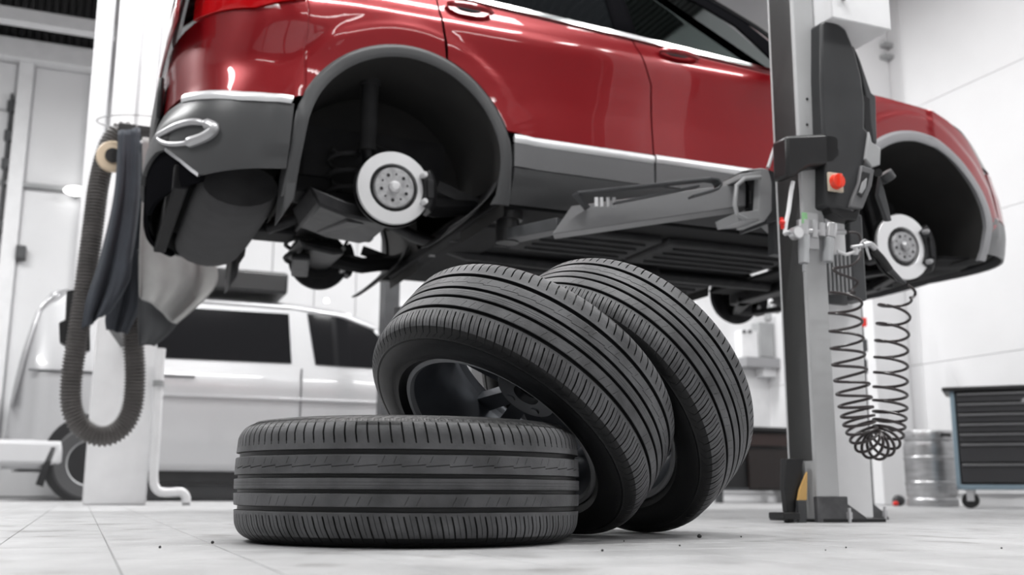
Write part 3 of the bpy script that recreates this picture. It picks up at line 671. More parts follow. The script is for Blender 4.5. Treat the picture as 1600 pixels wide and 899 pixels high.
# rear subframe and suspension
part('rear_subframe', MB().box(-.22, -.12, -.36, .36, .03, .10).box(.12, .20, -.36, .36, .05, .11).box(-.22, .20, -.40, -.32, .0, .07).box(-.22, .20, .32, .40, .04, .10), CAST, car, bevel=.012)
part('differential', MB().ball((-.02, 0, .08), .12, 10, (1, .9, .8)), CAST, car)
def disc(sg, cx, R_, inner, m, front):
    y = sg*.77
    def yy(d): return y+sg*d
    mb = MB(); gp_ = .014 if not front else .022; mb.lathe([(inner+gp_, -.056), (inner+gp_, -.004), (inner+gp_+.002, -.002), (R_-.002, -.002), (R_, -.004), (R_, -.022), (R_-.002, -.024), (inner+gp_, -.024)], 72, (cx, y, 0), (0, sg, 0))
    # hat proud of the friction ring
    d_ = part('brake_disc', mb.mesh('brake_disc', 30), m, car, label='shiny bare brake disc')
    part('disc_hat', MB().lathe([(.02, .004), (inner*.93, .004), (inner*.985, -.002), (inner*.985, -.046)], 64, (cx, y, 0), (0, sg, 0)), HUBM, d_)
    part('disc_neck', MB().lathe([(inner*.98, -.030), (inner+gp_+.001, -.030), (inner+gp_+.001, -.050), (inner*.9, -.05)], 64, (cx, y, 0), (0, sg, 0)), BLACKP, d_)
    hb = MB().lathe([(.0, .028), (.014, .027), (.024, .018), (.025, .004)], 36, (cx, y, 0), (0, sg, 0)); part('hub_cap', hb, STEEL if not front else HUBM, d_)
    for k in range(10):
        t_ = 2*pi*k/10+.2; rr = .056
        part('wheel_bolt_hole', MB().cyl((cx+rr*cos(t_), yy(.003), rr*sin(t_)), (cx+rr*cos(t_), yy(.0055), rr*sin(t_)), .0075 if k % 2 else .0045, n=12), BLACKP, d_)
    sp = MB().lathe([(.04, -.045), (R_+.004, -.045), (R_+.010, -.036), (R_+.010, -.028)], 48, (cx, y, 0), (0, sg, 0)); part('splash_shield', sp, CAST, car)
    # caliper ahead of the disc at the rear, ahead at the front as photographed
    cl = MB(); n_ = 14; a0, a1 = (-28, 32) if not front else (-34, 40)
    cr0, cr1 = (.105, R_+.035) if not front else (.112, R_+.045)
    def cpt(a, r, d): t_ = rad(lerp(a0, a1, a)); return (cx+r*cos(t_), yy(d), r*sin(t_))
    vs = []; 
    for i in range(n_+1):
        a = i/n_; e = 1-.25*(2*a-1)**6
        vs += [cpt(a, cr0+.02, .012*e), cpt(a, cr1-.02, .016*e), cpt(a, cr1, -.01), cpt(a, cr1, -.09), cpt(a, cr0+.02, -.09)]
    fs = [(i*5+j, i*5+(j+1) % 5, (i+1)*5+(j+1) % 5, (i+1)*5+j) for i in range(n_) for j in range(5)]+[(0, 1, 2, 3, 4), tuple(n_*5+j for j in (4, 3, 2, 1, 0))]
    cl.add(vs, fs)
    ca = part('brake_caliper', cl, CAST, car, bevel=.006)
    for a in (.08, .92):
        p = cpt(a, (cr0+cr1)/2-.012, .0); part('slide_pin', MB().cyl((p[0], yy(-.1), p[2]), (p[0], yy(.034), p[2]), .013, n=14).cyl((p[0], yy(.034), p[2]), (p[0], yy(.044), p[2]), .009, n=6), HUBM if front else STEEL, ca)
    part('caliper_rib', MB().bar(cpt(.25, (cr0+cr1)/2+.01, .014), cpt(.75, (cr0+cr1)/2+.01, .014), .03, .02, (0, 1, 0)), CAST, ca, bevel=.004)
for sg in (-1, 1):
    disc(sg, 0, .155, .088, STEEL if sg < 0 else CAST, False)
    disc(sg, 2.681, .17, .080, STEELB if sg < 0 else CAST, True)
    s = sg
    part('rear_knuckle', MB().bar((0, s*.68, -.10), (0, s*.68, .12), .10, .07).cyl((0, s*.60, 0), (0, s*.72, 0), .05), CAST, car, bevel=.01)
    part('trailing_arm', MB().tube([(.03, s*.66, .0), (.22, s*.64, -.03), (.40, s*.62, -.0), (.48, s*.60, .03)], [.05, .045, .04, .045], 10), UNDER, car)
    part('trailing_arm_plate', MB().bar((.22, s*.66, .06), (.42, s*.645, .0), .02, .05), UNDER2, car)
    part('lower_spring_arm', MB().prism([(-.33, -.0), (-.29, -.08), (-.17, -.115), (-.02, -.13), (.04, -.11), (.02, -.07), (-.16, -.05)] if s < 0 else [(-.20, .0), (-.17, -.05), (-.02, -.07), (.04, -.06), (.02, -.03), (-.16, -.01)], s*.26, s*.66, 'y'), CAST, car, bevel=.012)
    part('lower_wishbone', MB().bar((-.12, s*.62, -.11), (-.18, s*.28, -.09), .09, .035), CAST, car, bevel=.01)
    part('subframe_mount', MB().box(-.42, -.20, min(s*.28, s*.5), max(s*.28, s*.5), .02, .10), UNDER, car, bevel=.015)
    part('upper_link', MB().bar((-.02, s*.66, .10), (-.05, s*.34, .13), .05, .035), CAST, car, bevel=.01)
    sp_ = [(-.16+.062*cos(t_*.5), s*.50+.062*sin(t_*.5), -.09+.0060*t_) for t_ in range(0, 56)]
    part('coil_spring', MB().tube(sp_, .011, 8), UNDER2, car)
    dp = part('damper', MB().cyl((-.075, s*.60, .20), (-.07, s*.585, .50), .036, n=20).cyl((-.07, s*.585, .50), (-.07, s*.585, .53), .045, n=20), UNDER2, car)
    part('damper_rod', MB().cyl((-.06, s*.62, -.02), (-.075, s*.60, .20), .027, n=16).cyl((-.06, s*.62, -.04), (-.06, s*.66, -.04), .02), CAST, dp)
    part('liner_fold', MB().prism([(-.425, .22), (-.40, .22), (-.41, .05), (-.43, -.13), (-.47, -.20), (-.46, .0)], s*.70, s*.895, 'y'), CLAD, car, bevel=.005)
    part('liner_end_flap', MB().grid(lambda a, b: (lerp(.43, .22, b**1.5)+.0*a, s*lerp(.86, .45, a), lerp(.06, -.17, b)-.02*sin(pi*a)), 6, 8), UNDER2, car, solid=.005)
    part('brake_hose', MB().tube([(.13, s*.70, .08), (.16, s*.60, .16), (.08, s*.5, .20), (.10, s*.42, .26), (-.02, s*.40, .30)], .009, 8), BLACKP, car)
    # front
    part('front_strut', MB().cyl((2.66, s*.60, .05), (2.63, s*.52, .50), .034, n=18), CAST, car)
    part('front_knuckle', MB().bar((2.68, s*.66, -.12), (2.67, s*.63, .12), .10, .08).cyl((2.68, s*.5, 0), (2.68, s*.72, 0), .045), CAST, car, bevel=.01)
    part('front_wishbone', MB().prism([(2.40, s*.30), (2.50, s*.30), (2.66, s*.66), (2.72, s*.66), (2.86, s*.32), (2.92, s*.30), (2.74, s*.72), (2.64, s*.72)], -.13, -.10, 'z'), CAST, car, bevel=.008)
    part('drive_shaft', MB().tube([(2.68, s*.66, 0), (2.68, s*.60, 0), (2.68, s*.58, 0), (2.66, s*.3, .01), (2.66, s*.2, .01)], [.045, .045, .018, .018, .05], 14), CAST, car)
fs_ = MB().grid(lambda a, b: (2.68+.12*cos(2*pi*b), lerp(-.2, .2, a), -.06+.12*sin(2*pi*b)), 4, 14); part('gearbox', fs_, CAST, car)
part('front_subframe', MB().box(2.42, 2.52, -.42, .42, -.13, -.06).box(2.86, 2.94, -.40, .40, -.13, -.07), CAST, car, bevel=.01)

# ------------------------------------------------------------------ two-post lift: near post with its fittings
def fp_(px, py, b): return tuple(frame(px, py, b))
PB = 3.06
def loc(px, py, b, o): return Vector(fp_(px, py, b)) - Vector(o)
po = (2.36, PB+.15, 0)
post = thing('lift_post', 'near post of the two-post car lift with black cabinet and swinging arm under the car', 'car lift', W(*po))
def L(px, py, b=PB): return loc(px, py, b, po)
aG0 = L(1273, 700).x; aG1 = L(1308, 700).x; aB0 = L(1233, 700, PB+.15).x; yF = PB-po[1]
aG0t, aG1t = aG0, aG1
part('front_channel', MB().box(aG0, aG1, yF, yF+.16, .01, 3.0), CHAN, post, bevel=.006)
part('black_cover', MB().box(aB0+.008, aG0, yF+.012, yF+.15, .21, 3.0), mat('black_cover_strip', (.022, .021, .02), .5, noise=.35, nscale=6, stretch=(8, 8, .6)), post, bevel=.004)
part('edge_strip', MB().box(aB0, aB0+.008, yF+.006, yF+.16, .21, 3.0), WHITE, post)
aW1 = L(1345, 650, PB+.2).x
part('rear_column', MB().box(L(1243, 700, PB+.3).x, aW1, yF+.16, yF+.30, .01, 3.0), WHITE, post, bevel=.006)
for py in (155, 195):
    q = L(1261, py); part('bolt_hole', MB().cyl((q.x, yF-.002, q.z), (q.x, yF+.004, q.z), .0055, n=12), BLACKP, post)
# foot
zt = L(1275, 776).z
part('foot_wrap', MB().box(aG0-.002, aG1+.03, yF-.006, yF+.02, .0, zt), BOOT, post, bevel=.003)
def gusset(b, x0, x1, ztop, nm='foot_gusset'):
    a0 = L(x0, 790, b).x; a1 = L(x1, 816, b).x; y = b-po[1]
    return part(nm, MB().prism([(a0, ztop), (a0+.012, ztop), (a1-.006, .016), (a1, .0), (a0, 0)], y, y+.012, 'y'), BOOT, post, bevel=.002)
gusset(PB-.004, 1305, 1357, L(1305, 776).z); gusset(PB+.28, 1345, 1390, L(1345, 774, PB+.28).z)
for px, b in ((1322, PB-.012), (1378, PB+.26)):
    q = L(px, 812, b); part('anchor_bolt', MB().cyl((q.x, b-po[1]-.02, 0.012), (q.x, b-po[1]-.02, .035), .011, n=6).cyl((q.x, b-po[1]-.02, .0), (q.x, b-po[1]-.02, .05), .006, n=10), ALU, post)
part('base_plate', MB().box(L(1285, 812).x, L(1352, 812, PB+.1).x, yF-.01, yF+.31, 0, .012), BLACKP, post, bevel=.002)
part('foot_block', MB().box(L(1217, 812).x, L(1243, 812).x, yF-.03, yF+.06, .012, .035), BLACKP, post, bevel=.004)
# frayed black cover foot, ochre inner sheet
q0 = L(1234, 740); q1 = L(1262, 740)
part('cover_foot', MB().prism([(q0.x, .22), (q1.x, .22), (L(1262, 740).x-.005, .18), (L(1250, 800).x, .05), (L(1246, 812).x, 0), (L(1238, 812).x, 0), (q0.x-.008, .12)], yF+.02, yF+.05, 'y'), BLACKP, post, bevel=.003)
part('ochre_sheet', MB().prism([(L(1263, 738).x, L(1263, 738).z), (L(1262, 780).x, L(1262, 782).z), (L(1249, 782).x, L(1249, 782).z), (L(1252, 765).x, L(1252, 765).z)], yF+.005, yF+.015, 'y'), YEL, post, label='ochre edged sheet')
part('grey_foot_sheet', MB().box(L(1248, 800).x, L(1260, 800).x, yF+.0, yF+.015, 0, L(1255, 782).z), SOOT, post, bevel=.002)
part('inner_foot', MB().box(L(1262, 800).x, L(1274, 800).x, yF+.06, yF+.1, 0, .22), SOOT, post)
# collar band around the post
ca0 = L(1216, 240, PB-.05); ca1 = L(1312, 240, PB-.05)
cb = [(1226, 213), (1296, 209), (1309, 214), (1312, 246), (1300, 258), (1262, 262), (1240, 276), (1228, 277)]
part('collar_band', MB().prism([(lambda q: (q.x, q.z))(L(x, y, PB-.05)) for x, y in cb], yF-.06, yF+.03, 'y'), BLACKP, post, bevel=.012)
# white housing on top
hb = [(1274, -40), (1358, -40), (1357, 42), (1327, 49), (1318, 27), (1276, 38)]
a0, a1 = L(1283, 30, PB-.02).x, L(1330, 20, PB-.02).x
part('top_housing', MB().box(a0-.015, L(1357, 20, PB+.02).x, yF-.10, yF+.12, L(1300, 27, PB-.1).z, 2.5), WHITE, post, bevel=.005)
part('top_strap', MB().box(L(1273, 20).x, L(1284, 20).x, yF-.02, yF, L(1278, 45).z, 2.4).cyl((L(1290, 12).x, yF-.115, L(1290, 14).z), (L(1290, 12).x, yF-.10, L(1290, 14).z), .012), GREYP, post, bevel=.003)
# black control cabinet, curved outline
cabp = [(1283, 34), (1300, 30), (1322, 45), (1337, 80), (1347, 120), (1352, 160), (1352, 200), (1358, 206), (1356, 245), (1349, 262), (1341, 300), (1333, 330), (1290, 322), (1290, 262), (1286, 200), (1283, 120)]
bC = PB-.06
cab = part('control_cabinet', MB().prism([(lambda q: (q.x, q.z))(L(x, y, bC)) for x, y in cabp], bC-po[1], bC-po[1]+.2, 'y'), mat('satin_black_cabinet', (.028, .029, .031), .42, noise=.15), post, bevel=.012, label='black curved control cabinet')
def poly(px_list, b): return [(lambda q: (q.x, q.z))(L(x, y, b)) for x, y in px_list]
part('cabinet_edge', MB().prism(poly([(1334, 70), (1345, 95), (1362, 145), (1369, 150), (1371, 225), (1364, 222), (1353, 150), (1345, 112)], bC+.03), bC-po[1]+.03, bC-po[1]+.17, 'y'), SOOT, cab, bevel=.006)
part('cabinet_slot', MB().prism(poly([(1353, 145), (1364, 152), (1367, 215), (1357, 200)], bC-.003), bC-po[1]+.015, bC-po[1]+.032, 'y'), BLACKG, cab)
part('cabinet_latch', MB().prism(poly([(1358, 205), (1362, 222), (1376, 232), (1375, 258), (1362, 262), (1352, 248)], bC-.01), bC-po[1]-.012, bC-po[1]+.1, 'y'), GREYP, cab, bevel=.004, label='light grey latch')
part('handle_frame', MB().prism(poly([(1346, 258), (1366, 265), (1362, 290), (1348, 326), (1328, 324), (1331, 312), (1342, 285)], bC-.012), bC-po[1]-.014, bC-po[1]+.02, 'y'), SILL, cab, bevel=.004)
part('handle_opening', MB().prism(poly([(1349, 268), (1360, 271), (1356, 290), (1348, 308), (1340, 304), (1346, 285)], bC-.02), bC-po[1]-.018, bC-po[1]-.010, 'y'), BLACKG, cab)
part('handle_catch', MB().prism(poly([(1350, 284), (1356, 278), (1354, 293), (1348, 302), (1345, 300)], bC-.03), bC-po[1]-.026, bC-po[1]-.012, 'y'), GREYP, cab)
part('cabinet_underside', MB().prism(poly([(1296, 322), (1333, 330), (1346, 322), (1340, 345), (1318, 342), (1300, 332)], bC+.01), bC-po[1]+.01, bC-po[1]+.15, 'y'), BLACKP, cab, bevel=.005)
part('cabinet_knobs', MB().cyl(L(1372, 270, bC), L(1372, 270, bC+.1), .016), BLACKP, cab)
sq = L(1303, 286, bC-.01)
sw = part('switch_plate', MB().box(sq.x-.032, sq.x+.034, sq.y-.012, sq.y+.0, sq.z-.036, sq.z+.036), BEIGE, cab, bevel=.003, label='beige plate')
part('red_switch', MB().cyl((sq.x-.002, sq.y-.034, sq.z), (sq.x-.002, sq.y-.010, sq.z), .027, .029, 28).box(sq.x-.007, sq.x+.003, sq.y-.045, sq.y-.03, sq.z-.024, sq.z+.024), REDL, sw, bevel=.002, label='round red isolator knob')
# grey motor / valve plate under the cabinet and vents
part('valve_plate', MB().prism(poly([(1292, 322), (1322, 342), (1325, 395), (1292, 400)], PB+.0), yF+.01, yF+.04, 'y'), WHITE, post, bevel=.003)
part('motor_body', MB().box(L(1322, 380, PB+.1).x, L(1345, 380, PB+.1).x, yF+.08, yF+.2, L(1330, 470, PB+.1).z, L(1330, 335, PB+.1).z), SOOT, post, bevel=.01)
for k in range(6):
    x0 = 1297+k*6.3; q = L(x0, 430, PB+.0); part('cooling_fin', MB().box(q.x-.003, q.x+.006, yF+.0, yF+.05, L(x0, 457).z, L(x0, 398).z), GREYP, post)
part('fin_plate', MB().box(L(1290, 430).x, L(1336, 430).x, yF+.05, yF+.07, L(1300, 470).z, L(1300, 396).z), SOOT, post)
part('grey_wall_bracket', MB().prism(poly([(1376, 275), (1383, 300), (1394, 345), (1386, 345), (1372, 305)], PB+.1), yF+.1, yF+.12, 'y').cyl(L(1382, 270, PB+.1), L(1390, 282, PB+.1), .03), SOOT, post, bevel=.004)
# carriage with knuckle and the arm
kn = post; ko = po
def K(px, py, b): return loc(px, py, b, ko)
bk = PB+.26
def kp(pl, b): return [(lambda q: (q.x, q.z))(K(x, y, b)) for x, y in pl]
part('carriage_block', MB().prism(kp([(1162, 266), (1190, 262), (1201, 264), (1207, 285), (1207, 330), (1196, 346), (1186, 346), (1188, 268)], bk), bk-ko[1], bk-ko[1]+.16, 'y'), GREYP, kn, bevel=.006, label='light grey carriage block')
part('carriage_side', MB().prism(kp([(1203, 264), (1216, 270), (1216, 345), (1200, 350)], bk), bk-ko[1]+.005, bk-ko[1]+.2, 'y'), SOOT, kn, bevel=.004)
part('pin_plate', MB().prism(kp([(1156, 272), (1190, 266), (1190, 274), (1156, 280)], bk), bk-ko[1], bk-ko[1]+.15, 'y'), GREYP, kn, bevel=.003)
part('pin_plate', MB().prism(kp([(1150, 333), (1186, 328), (1190, 342), (1154, 346)], bk), bk-ko[1], bk-ko[1]+.15, 'y'), GREYP, kn, bevel=.003)
lp = [K(x, y, bk-.01) for x, y in ((1188, 277), (1164, 279), (1151, 290), (1148, 320), (1152, 336), (1166, 343))]
part('knuckle_loop', MB().tube(lp, .009, 10), GREYP, kn)
part('pivot_pin', MB().cyl(K(1176, 275, bk+.07), K(1178, 338, bk+.07), .035, n=22), BLACKG, kn)
part('carriage_rod', MB().tube([K(1213, 222, bk), K(1200, 262, bk)], .007), WHITE, kn)
part('carriage_drop', MB().bar(K(1213, 345, bk+.05), K(1213, 400, bk+.05), .04, .05), SOOT, kn)
# telescopic beam
b1, b2 = bk+.05, 3.74
T0, T1 = K(1165, 285, b1), K(893, 322, b2); B0, B1 = K(1165, 322, b1), K(862, 366, b2)
beamv = []
d = (T1-T0); nrm = Vector((-d.y, d.x, 0)).normalized()
if nrm.y < 0: nrm = -nrm
for p in (T0, B0, B1, T1): beamv += [p, p+nrm*.09]
part('arm_beam', MB().add(beamv, [(0, 2, 4, 6), (1, 7, 5, 3), (0, 1, 3, 2), (2, 3, 5, 4), (4, 5, 7, 6), (6, 7, 1, 0)]), SILL, kn, bevel=.004)
e0 = (T1+B1)/2+nrm*.045+Vector((0, 0, -.01)); pad = Vector((1.62-ko[0], 4.05-ko[1], 0)); pad.z = e0.z
part('arm_extension', MB().bar(e0, pad, .08, .05), SOOT, kn, bevel=.004)
padp = part('lift_pad', MB().cyl((pad.x, pad.y, pad.z-.03), (pad.x, pad.y, 1.265), .05, n=20).cyl((pad.x, pad.y, 1.25), (pad.x, pad.y, 1.2845), .065, n=24), BLACKP, kn)
gp = [K(898, 303, b2-.08), K(1105, 281, b1-.03), K(1118, 283, b1-.03), K(1123, 290, b1-.03), K(1118, 297, b1-.03), K(1080, 308, b1-.01)]
def ribbon(pts, w_, h): 
    mb = MB()
    vs = []
    for i, p in enumerate(pts):
        t = (pts[min(i+1, len(pts)-1)]-pts[max(i-1, 0)]).normalized(); n_ = Vector((0, 1, 0)); s_ = t.cross(n_).normalized()
        vs += [p+n_*w_/2+s_*h/2, p+n_*w_/2-s_*h/2, p-n_*w_/2-s_*h/2, p-n_*w_/2+s_*h/2]
    fs = [(i*4+j, i*4+(j+1) % 4, (i+1)*4+(j+1) % 4, (i+1)*4+j) for i in range(len(pts)-1) for j in range(4)]+[(3, 2, 1, 0), tuple(len(vs)-4+j for j in range(4))]
    return mb.add(vs, fs)
part('foot_guard', ribbon(gp, .05, .010), SOOT, kn, bevel=.002, label='bent flat bar guard')
part('foot_guard_leg', ribbon([K(898, 303, b2-.08), K(918, 326, b2-.06)], .04, .008), SOOT, kn)
part('foot_guard_leg', ribbon([K(1090, 292, b1), K(960, 318, b1+.2)], .03, .008), SOOT, kn)
for x in (932, 940, 950, 959): part('stud', MB().cyl(K(x, 323, b2-.15), K(x, 309, b2-.15), .008, n=10), STEEL, kn)
# second arm (to the front) - its end under the car
part('front_arm', MB().bar(K(1200, 330, bk+.12), (3.36-ko[0], 4.1-ko[1], 1.17), .10, .09), SILL, kn, bevel=.004)
part('lift_pad', MB().cyl((3.28-ko[0], 4.08-ko[1], 1.18), (3.28-ko[0], 4.08-ko[1], 1.2845), .05, n=20), BLACKP, kn)
# far post of the same lift
pf = thing('lift_post', 'far post of the two-post lift, behind the raised car and hidden by the tyres', 'car lift', W(2.45, 6.45))
part('column', MB().box(-.16, .16, -.1, .14, .01, 1.1), GREYP, pf, bevel=.006)
part('column_top', MB().box(-.16, .16, -.1, .14, 1.1, 3.0), GREYP, pf, bevel=.006)
part('base_plate', MB().box(-.25, .25, -.2, .22, 0, .012), BLACKP, pf)
fa_ = part('far_arm', MB().bar((-.1, -.15, 1.08), (-.85, -.85, 1.08), .1, .09), SILL, pf, bevel=.004)
part('far_arm', MB().bar((.1, -.15, 1.08), (1.0, -.85, 1.08), .1, .09), SILL, pf, bevel=.004)

# ------------------------------------------------------------------ compressed-air fittings on the post
bA = PB-.03
ao = (2.36, bA, 0)
air = thing('air_regulator', 'twin-bowl compressed air filter and regulator with gauge fixed on the lift post', 'regulator', W(*ao))
def A_(px, py, b=bA): return loc(px, py, b, ao)
part('filter_body', MB().cyl(A_(1254, 345, bA), A_(1254, 368, bA), .022, n=20), ALU, air)
part('bowl', MB().cyl(A_(1256, 368), A_(1256, 412), .021, .019, 20).cyl(A_(1256, 412), A_(1256, 424), .006), BRASS, air, bevel=.003)
part('regulator_body', MB().cyl(A_(1298, 350), A_(1296, 372), .024, n=20).cyl(A_(1297, 349), A_(1297, 352), .014, n=16), ALU, air, bevel=.003)
part('bowl', MB().cyl(A_(1295, 372), A_(1293, 410), .021, .019, 20), BRASS, air, bevel=.003)
gq = A_(1248, 363, bA-.03)
part('gauge', MB().cyl((gq.x, gq.y, gq.z), (gq.x, gq.y+.03, gq.z), .024, n=26), ALU, air)
part('gauge_face', MB().cyl((gq.x, gq.y-.0015, gq.z), (gq.x, gq.y, gq.z), .0195, n=26), WALLP, air)
part('coupling_pipe', MB().tube([A_(1226, 365), A_(1240, 362), A_(1275, 362), A_(1320, 363)], .010).cyl(A_(1272, 345), A_(1272, 372), .014).cyl(A_(1283, 350), A_(1283, 370), .016), ALU, air)
part('green_tag', MB().box(A_(1248, 340).x, A_(1256, 340).x, -.02, -.016, A_(1250, 351).z, A_(1250, 334).z), GREEN, air, label='green tag')
part('bracket_tab', MB().box(A_(1262, 370).x, A_(1280, 370).x, .0, .028, A_(1262, 388).z, A_(1262, 332).z), ALU, air, bevel=.002)
part('air_pipe', MB().tube([A_(1239, 284), A_(1236, 300), A_(1232, 330), A_(1228, 348), A_(1226, 365)], .008, 10), WHITE, air, label='white air feed pipe')
part('shut_off_knob', MB().ball(A_(1222, 348, bA), .011, 8).bar(A_(1221, 340, bA), A_(1223, 358, bA), .008, .012), REDP, air, label='small red tap')
part('relief_rod', MB().tube([A_(1342, 392), A_(1322, 398), A_(1308, 393)], .006).cyl(A_(1337, 388), A_(1337, 398), .009), WHITE, air)
# coiled hose: a helix round a hanging U-shaped centre line
def catenary():
    P_ = [(1322, 452), (1321, 490), (1323, 530), (1327, 570), (1333, 610), (1338, 640), (1345, 668), (1356, 690), (1372, 696), (1386, 682), (1390, 655), (1391, 620), (1392, 580), (1393, 540), (1396, 500), (1399, 466)]
    return [Vector(fp_(x, y, bA-.12)) for x, y in P_]
cc = catenary(); ho = Vector((2.45, bA-.12, 0)); cc = [p-ho for p in cc]
LL = [0]
for p, q in zip(cc, cc[1:]): LL.append(LL[-1]+(q-p).length)
def cpos(s):
    s = max(0, min(s, LL[-1]))
    for i in range(len(cc)-1):
        if s <= LL[i+1] or i == len(cc)-2:
            t = (s-LL[i])/(LL[i+1]-LL[i]); a_, b_, c_, d_ = cc[max(i-1, 0)], cc[i], cc[i+1], cc[min(i+2, len(cc)-1)]
            return .5*((2*b_)+(c_-a_)*t+(2*a_-5*b_+4*c_-d_)*t*t+(3*b_-a_-3*c_+d_)*t**3)
hp = []; ph = pi*.1; Ltot = LL[-1]; N_ = 1500
u0 = Vector((1, 0, 0))
for i in range(N_+1):
    s_ = Ltot*i/N_; c = cpos(s_); t = (cpos(s_+.01)-cpos(s_-.01)).normalized()
    u0 = Vector((0, 1, 0)); v0 = t.cross(u0).normalized()
    # turns are far apart where the hose hangs stretched, packed where it lies in the bend
    f = abs(s_/Ltot-.5)*2; pitch = interp([(0, .021), (.2, .026), (.35, .046), (.6, .057), (1, .068)], f)
    ph += 2*pi*(Ltot/N_)/pitch
    R_ = interp([(0, .048), (.3, .058), (1, .056)], f)
    hp.append(c + R_*(cos(ph)*v0 + sin(ph)*u0*.95))
lead = [Vector(fp_(x, y, bA-.04))-ho for x, y in ((1325, 363), (1343, 368), (1344, 400), (1330, 415), (1302, 420), (1312, 428), (1340, 440), (1330, 455))]
gl = [Vector(fp_(x, y, bA-.12))-ho for x, y in ((1428, 464), (1430, 457), (1425, 450), (1417.5, 445))]
hose = thing('coiled_air_hose', 'dark spiral air hose hanging in a long loop beside the lift post', 'hose', W(*ho))
part('hose_coils', MB().tube(hp, .0052, 8), COIL, hose)
def smooth(P_, k=6):
    out = []
    for i in range(len(P_)-1):
        a_, b_, c_, d_ = P_[max(i-1, 0)], P_[i], P_[i+1], P_[min(i+2, len(P_)-1)]
        for j in range(k):
            t = j/k; out.append(.5*((2*b_)+(c_-a_)*t+(2*a_-5*b_+4*c_-d_)*t*t+(3*b_-a_-3*c_+d_)*t**3))
    return out+[P_[-1]]
part('hose_lead', MB().tube(smooth(lead+[hp[0]]), .0052, 8), COIL, hose)
part('hose_end', MB().tube(smooth([hp[-1]]+gl), .0052, 8), COIL, hose)
# blow gun hooked up beside the post
go = Vector(fp_(1390, 400, bA-.12)); gun = thing('blow_gun', 'grey air blow gun with black grip hooked above the spiral hose', 'air gun', W(*go))
def G_(px, py, b=bA-.12): return Vector(fp_(px, py, b))-go
part('grip', MB().tube(smooth([G_(1366, 392), G_(1378, 405), G_(1390, 422)]), .014, 12), BLACKP, gun)
part('coupling', MB().cyl(G_(1390, 421), G_(1406, 438), .011, .010, 14).cyl(G_(1404, 436), G_(1414, 442.3), .007), SOOT, gun)
part('gun_body', MB().tube(smooth([G_(1348, 383), G_(1360, 382), G_(1370, 392)]), .011, 12).cyl(G_(1330, 386), G_(1350, 383), .005), ALU, gun)
part('trigger', MB().tube(smooth([G_(1352, 380), G_(1356, 395), G_(1360, 406)]), .005, 8), ALU, gun)
part('hanging_hook', MB().tube(smooth([G_(1344, 392), G_(1345, 380), G_(1352, 375), G_(1358, 381)]), .003, 8).cyl(G_(1352, 375), G_(1352, 375, PB+.1), .003), ALU, gun)

# ------------------------------------------------------------------ white post at the left with the exhaust hose and the work clothes
bP = 7.44
qo = (.215, bP, 0)
pl = thing('white_post', 'tall white steel post at the left behind the grey exhaust hose', 'post', W(*qo))
def Q(px, py, b=bP): return loc(px, py, b, qo)
x0, x1 = Q(128, 790).x, Q(228, 790).x
part('post_body', MB().box(x0, x1, .0, .34, 0, 3.7), WHITE, pl, bevel=.012)
xa, xb, xc, xd = x0-.02, lerp(x0, x1, .36), lerp(x0, x1, .68), x1+.01
for a_, b_, z0 in ((xa, xb-.012, 1.7), (xb+.012, xc-.012, 1.7), (xc+.012, xd, 1.7)): part('post_flute', MB().box(a_, b_, -.05, .03, z0, 5.4), WHITE, pl, bevel=.01)
part('post_upper', MB().box(x0+.02, x1, .03, .33, 3.7, 5.4), WHITE, pl)
part('side_flange', MB().box(x0-.17, x0-.05, .1, .13, 1.4, 5.4), WHITE, pl, bevel=.006)
dp_ = thing('drain_pipe', 'white pipe beside the white post, bent outward above the floor', 'pipe', W(qo[0]+.27, bP))
po_ = Vector((qo[0]+.27, bP, 0))
dpp = [Vector(fp_(x, y, bP-.06))-po_ for x, y in ((252, 545), (248, 600), (244, 680), (240, 745), (246, 766), (262, 770), (282, 769), (290, 776), (291, 786))]
part('pipe_run', MB().tube(smooth(dpp), .030, 14), WHITE, dp_)
part('pipe_clip', MB().lathe([(.03, -.02), (.038, -.02), (.038, .02), (.03, .02)], 18, dpp[1], (0, 0, 1), True), GREYP, dp_)
part('pipe_foot', MB().cyl(tuple(dpp[-1]+Vector((0, 0, .0))), (dpp[-1].x, dpp[-1].y, 0), .026), GREYP, dp_)
# corrugated exhaust hose: long loop
bH = 6.5
ho2 = Vector((.1, bH, .35))
hh = [Vector(fp_(x, y, bH)) - ho2 for x, y in ((212, 214), (196, 205), (180, 212), (166, 240), (154, 290), (146, 350), (138, 410), (130, 470), (121, 530), (112, 590), (112, 635), (125, 664), (148, 680), (172, 680), (194, 664), (207, 635), (211, 590), (209, 540), (207, 480), (205, 420))]
cl_ = smooth(hh, 22); rr_ = []; acc = 0; pts2 = []
for i, p in enumerate(cl_):
    if i: acc += (p-cl_[i-1]).length
tot = acc; n_seg = int(tot/.0050); acc = 0; j = 0; L2 = [0]
for p, q in zip(cl_, cl_[1:]): L2.append(L2[-1]+(q-p).length)
for i in range(n_seg+1):
    s_ = tot*i/n_seg
    while j < len(L2)-2 and L2[j+1] < s_: j += 1
    pts2.append(cl_[j].lerp(cl_[j+1], (s_-L2[j])/(L2[j+1]-L2[j]))); rr_.append(.062 if i % 4 in (0, 1) else .051)
eh = thing('exhaust_hose', 'grey corrugated exhaust extraction hose looped in front of the white post', 'hose', W(*ho2))
part('corrugated_tube', MB().tube(pts2, rr_, 18), HOSE, eh, label='ribbed hose wall', angle=30)
part('holder_bracket', MB().prism([(lambda q: (q.x-ho2.x, q.z-ho2.z))(Vector(fp_(x, y, bH+.07))) for x, y in ((104, 455), (128, 450), (140, 500), (141, 548), (120, 552), (93, 535), (92, 505), (102, 500))], .05, .14, 'y'), BLACKP, eh, bevel=.008)
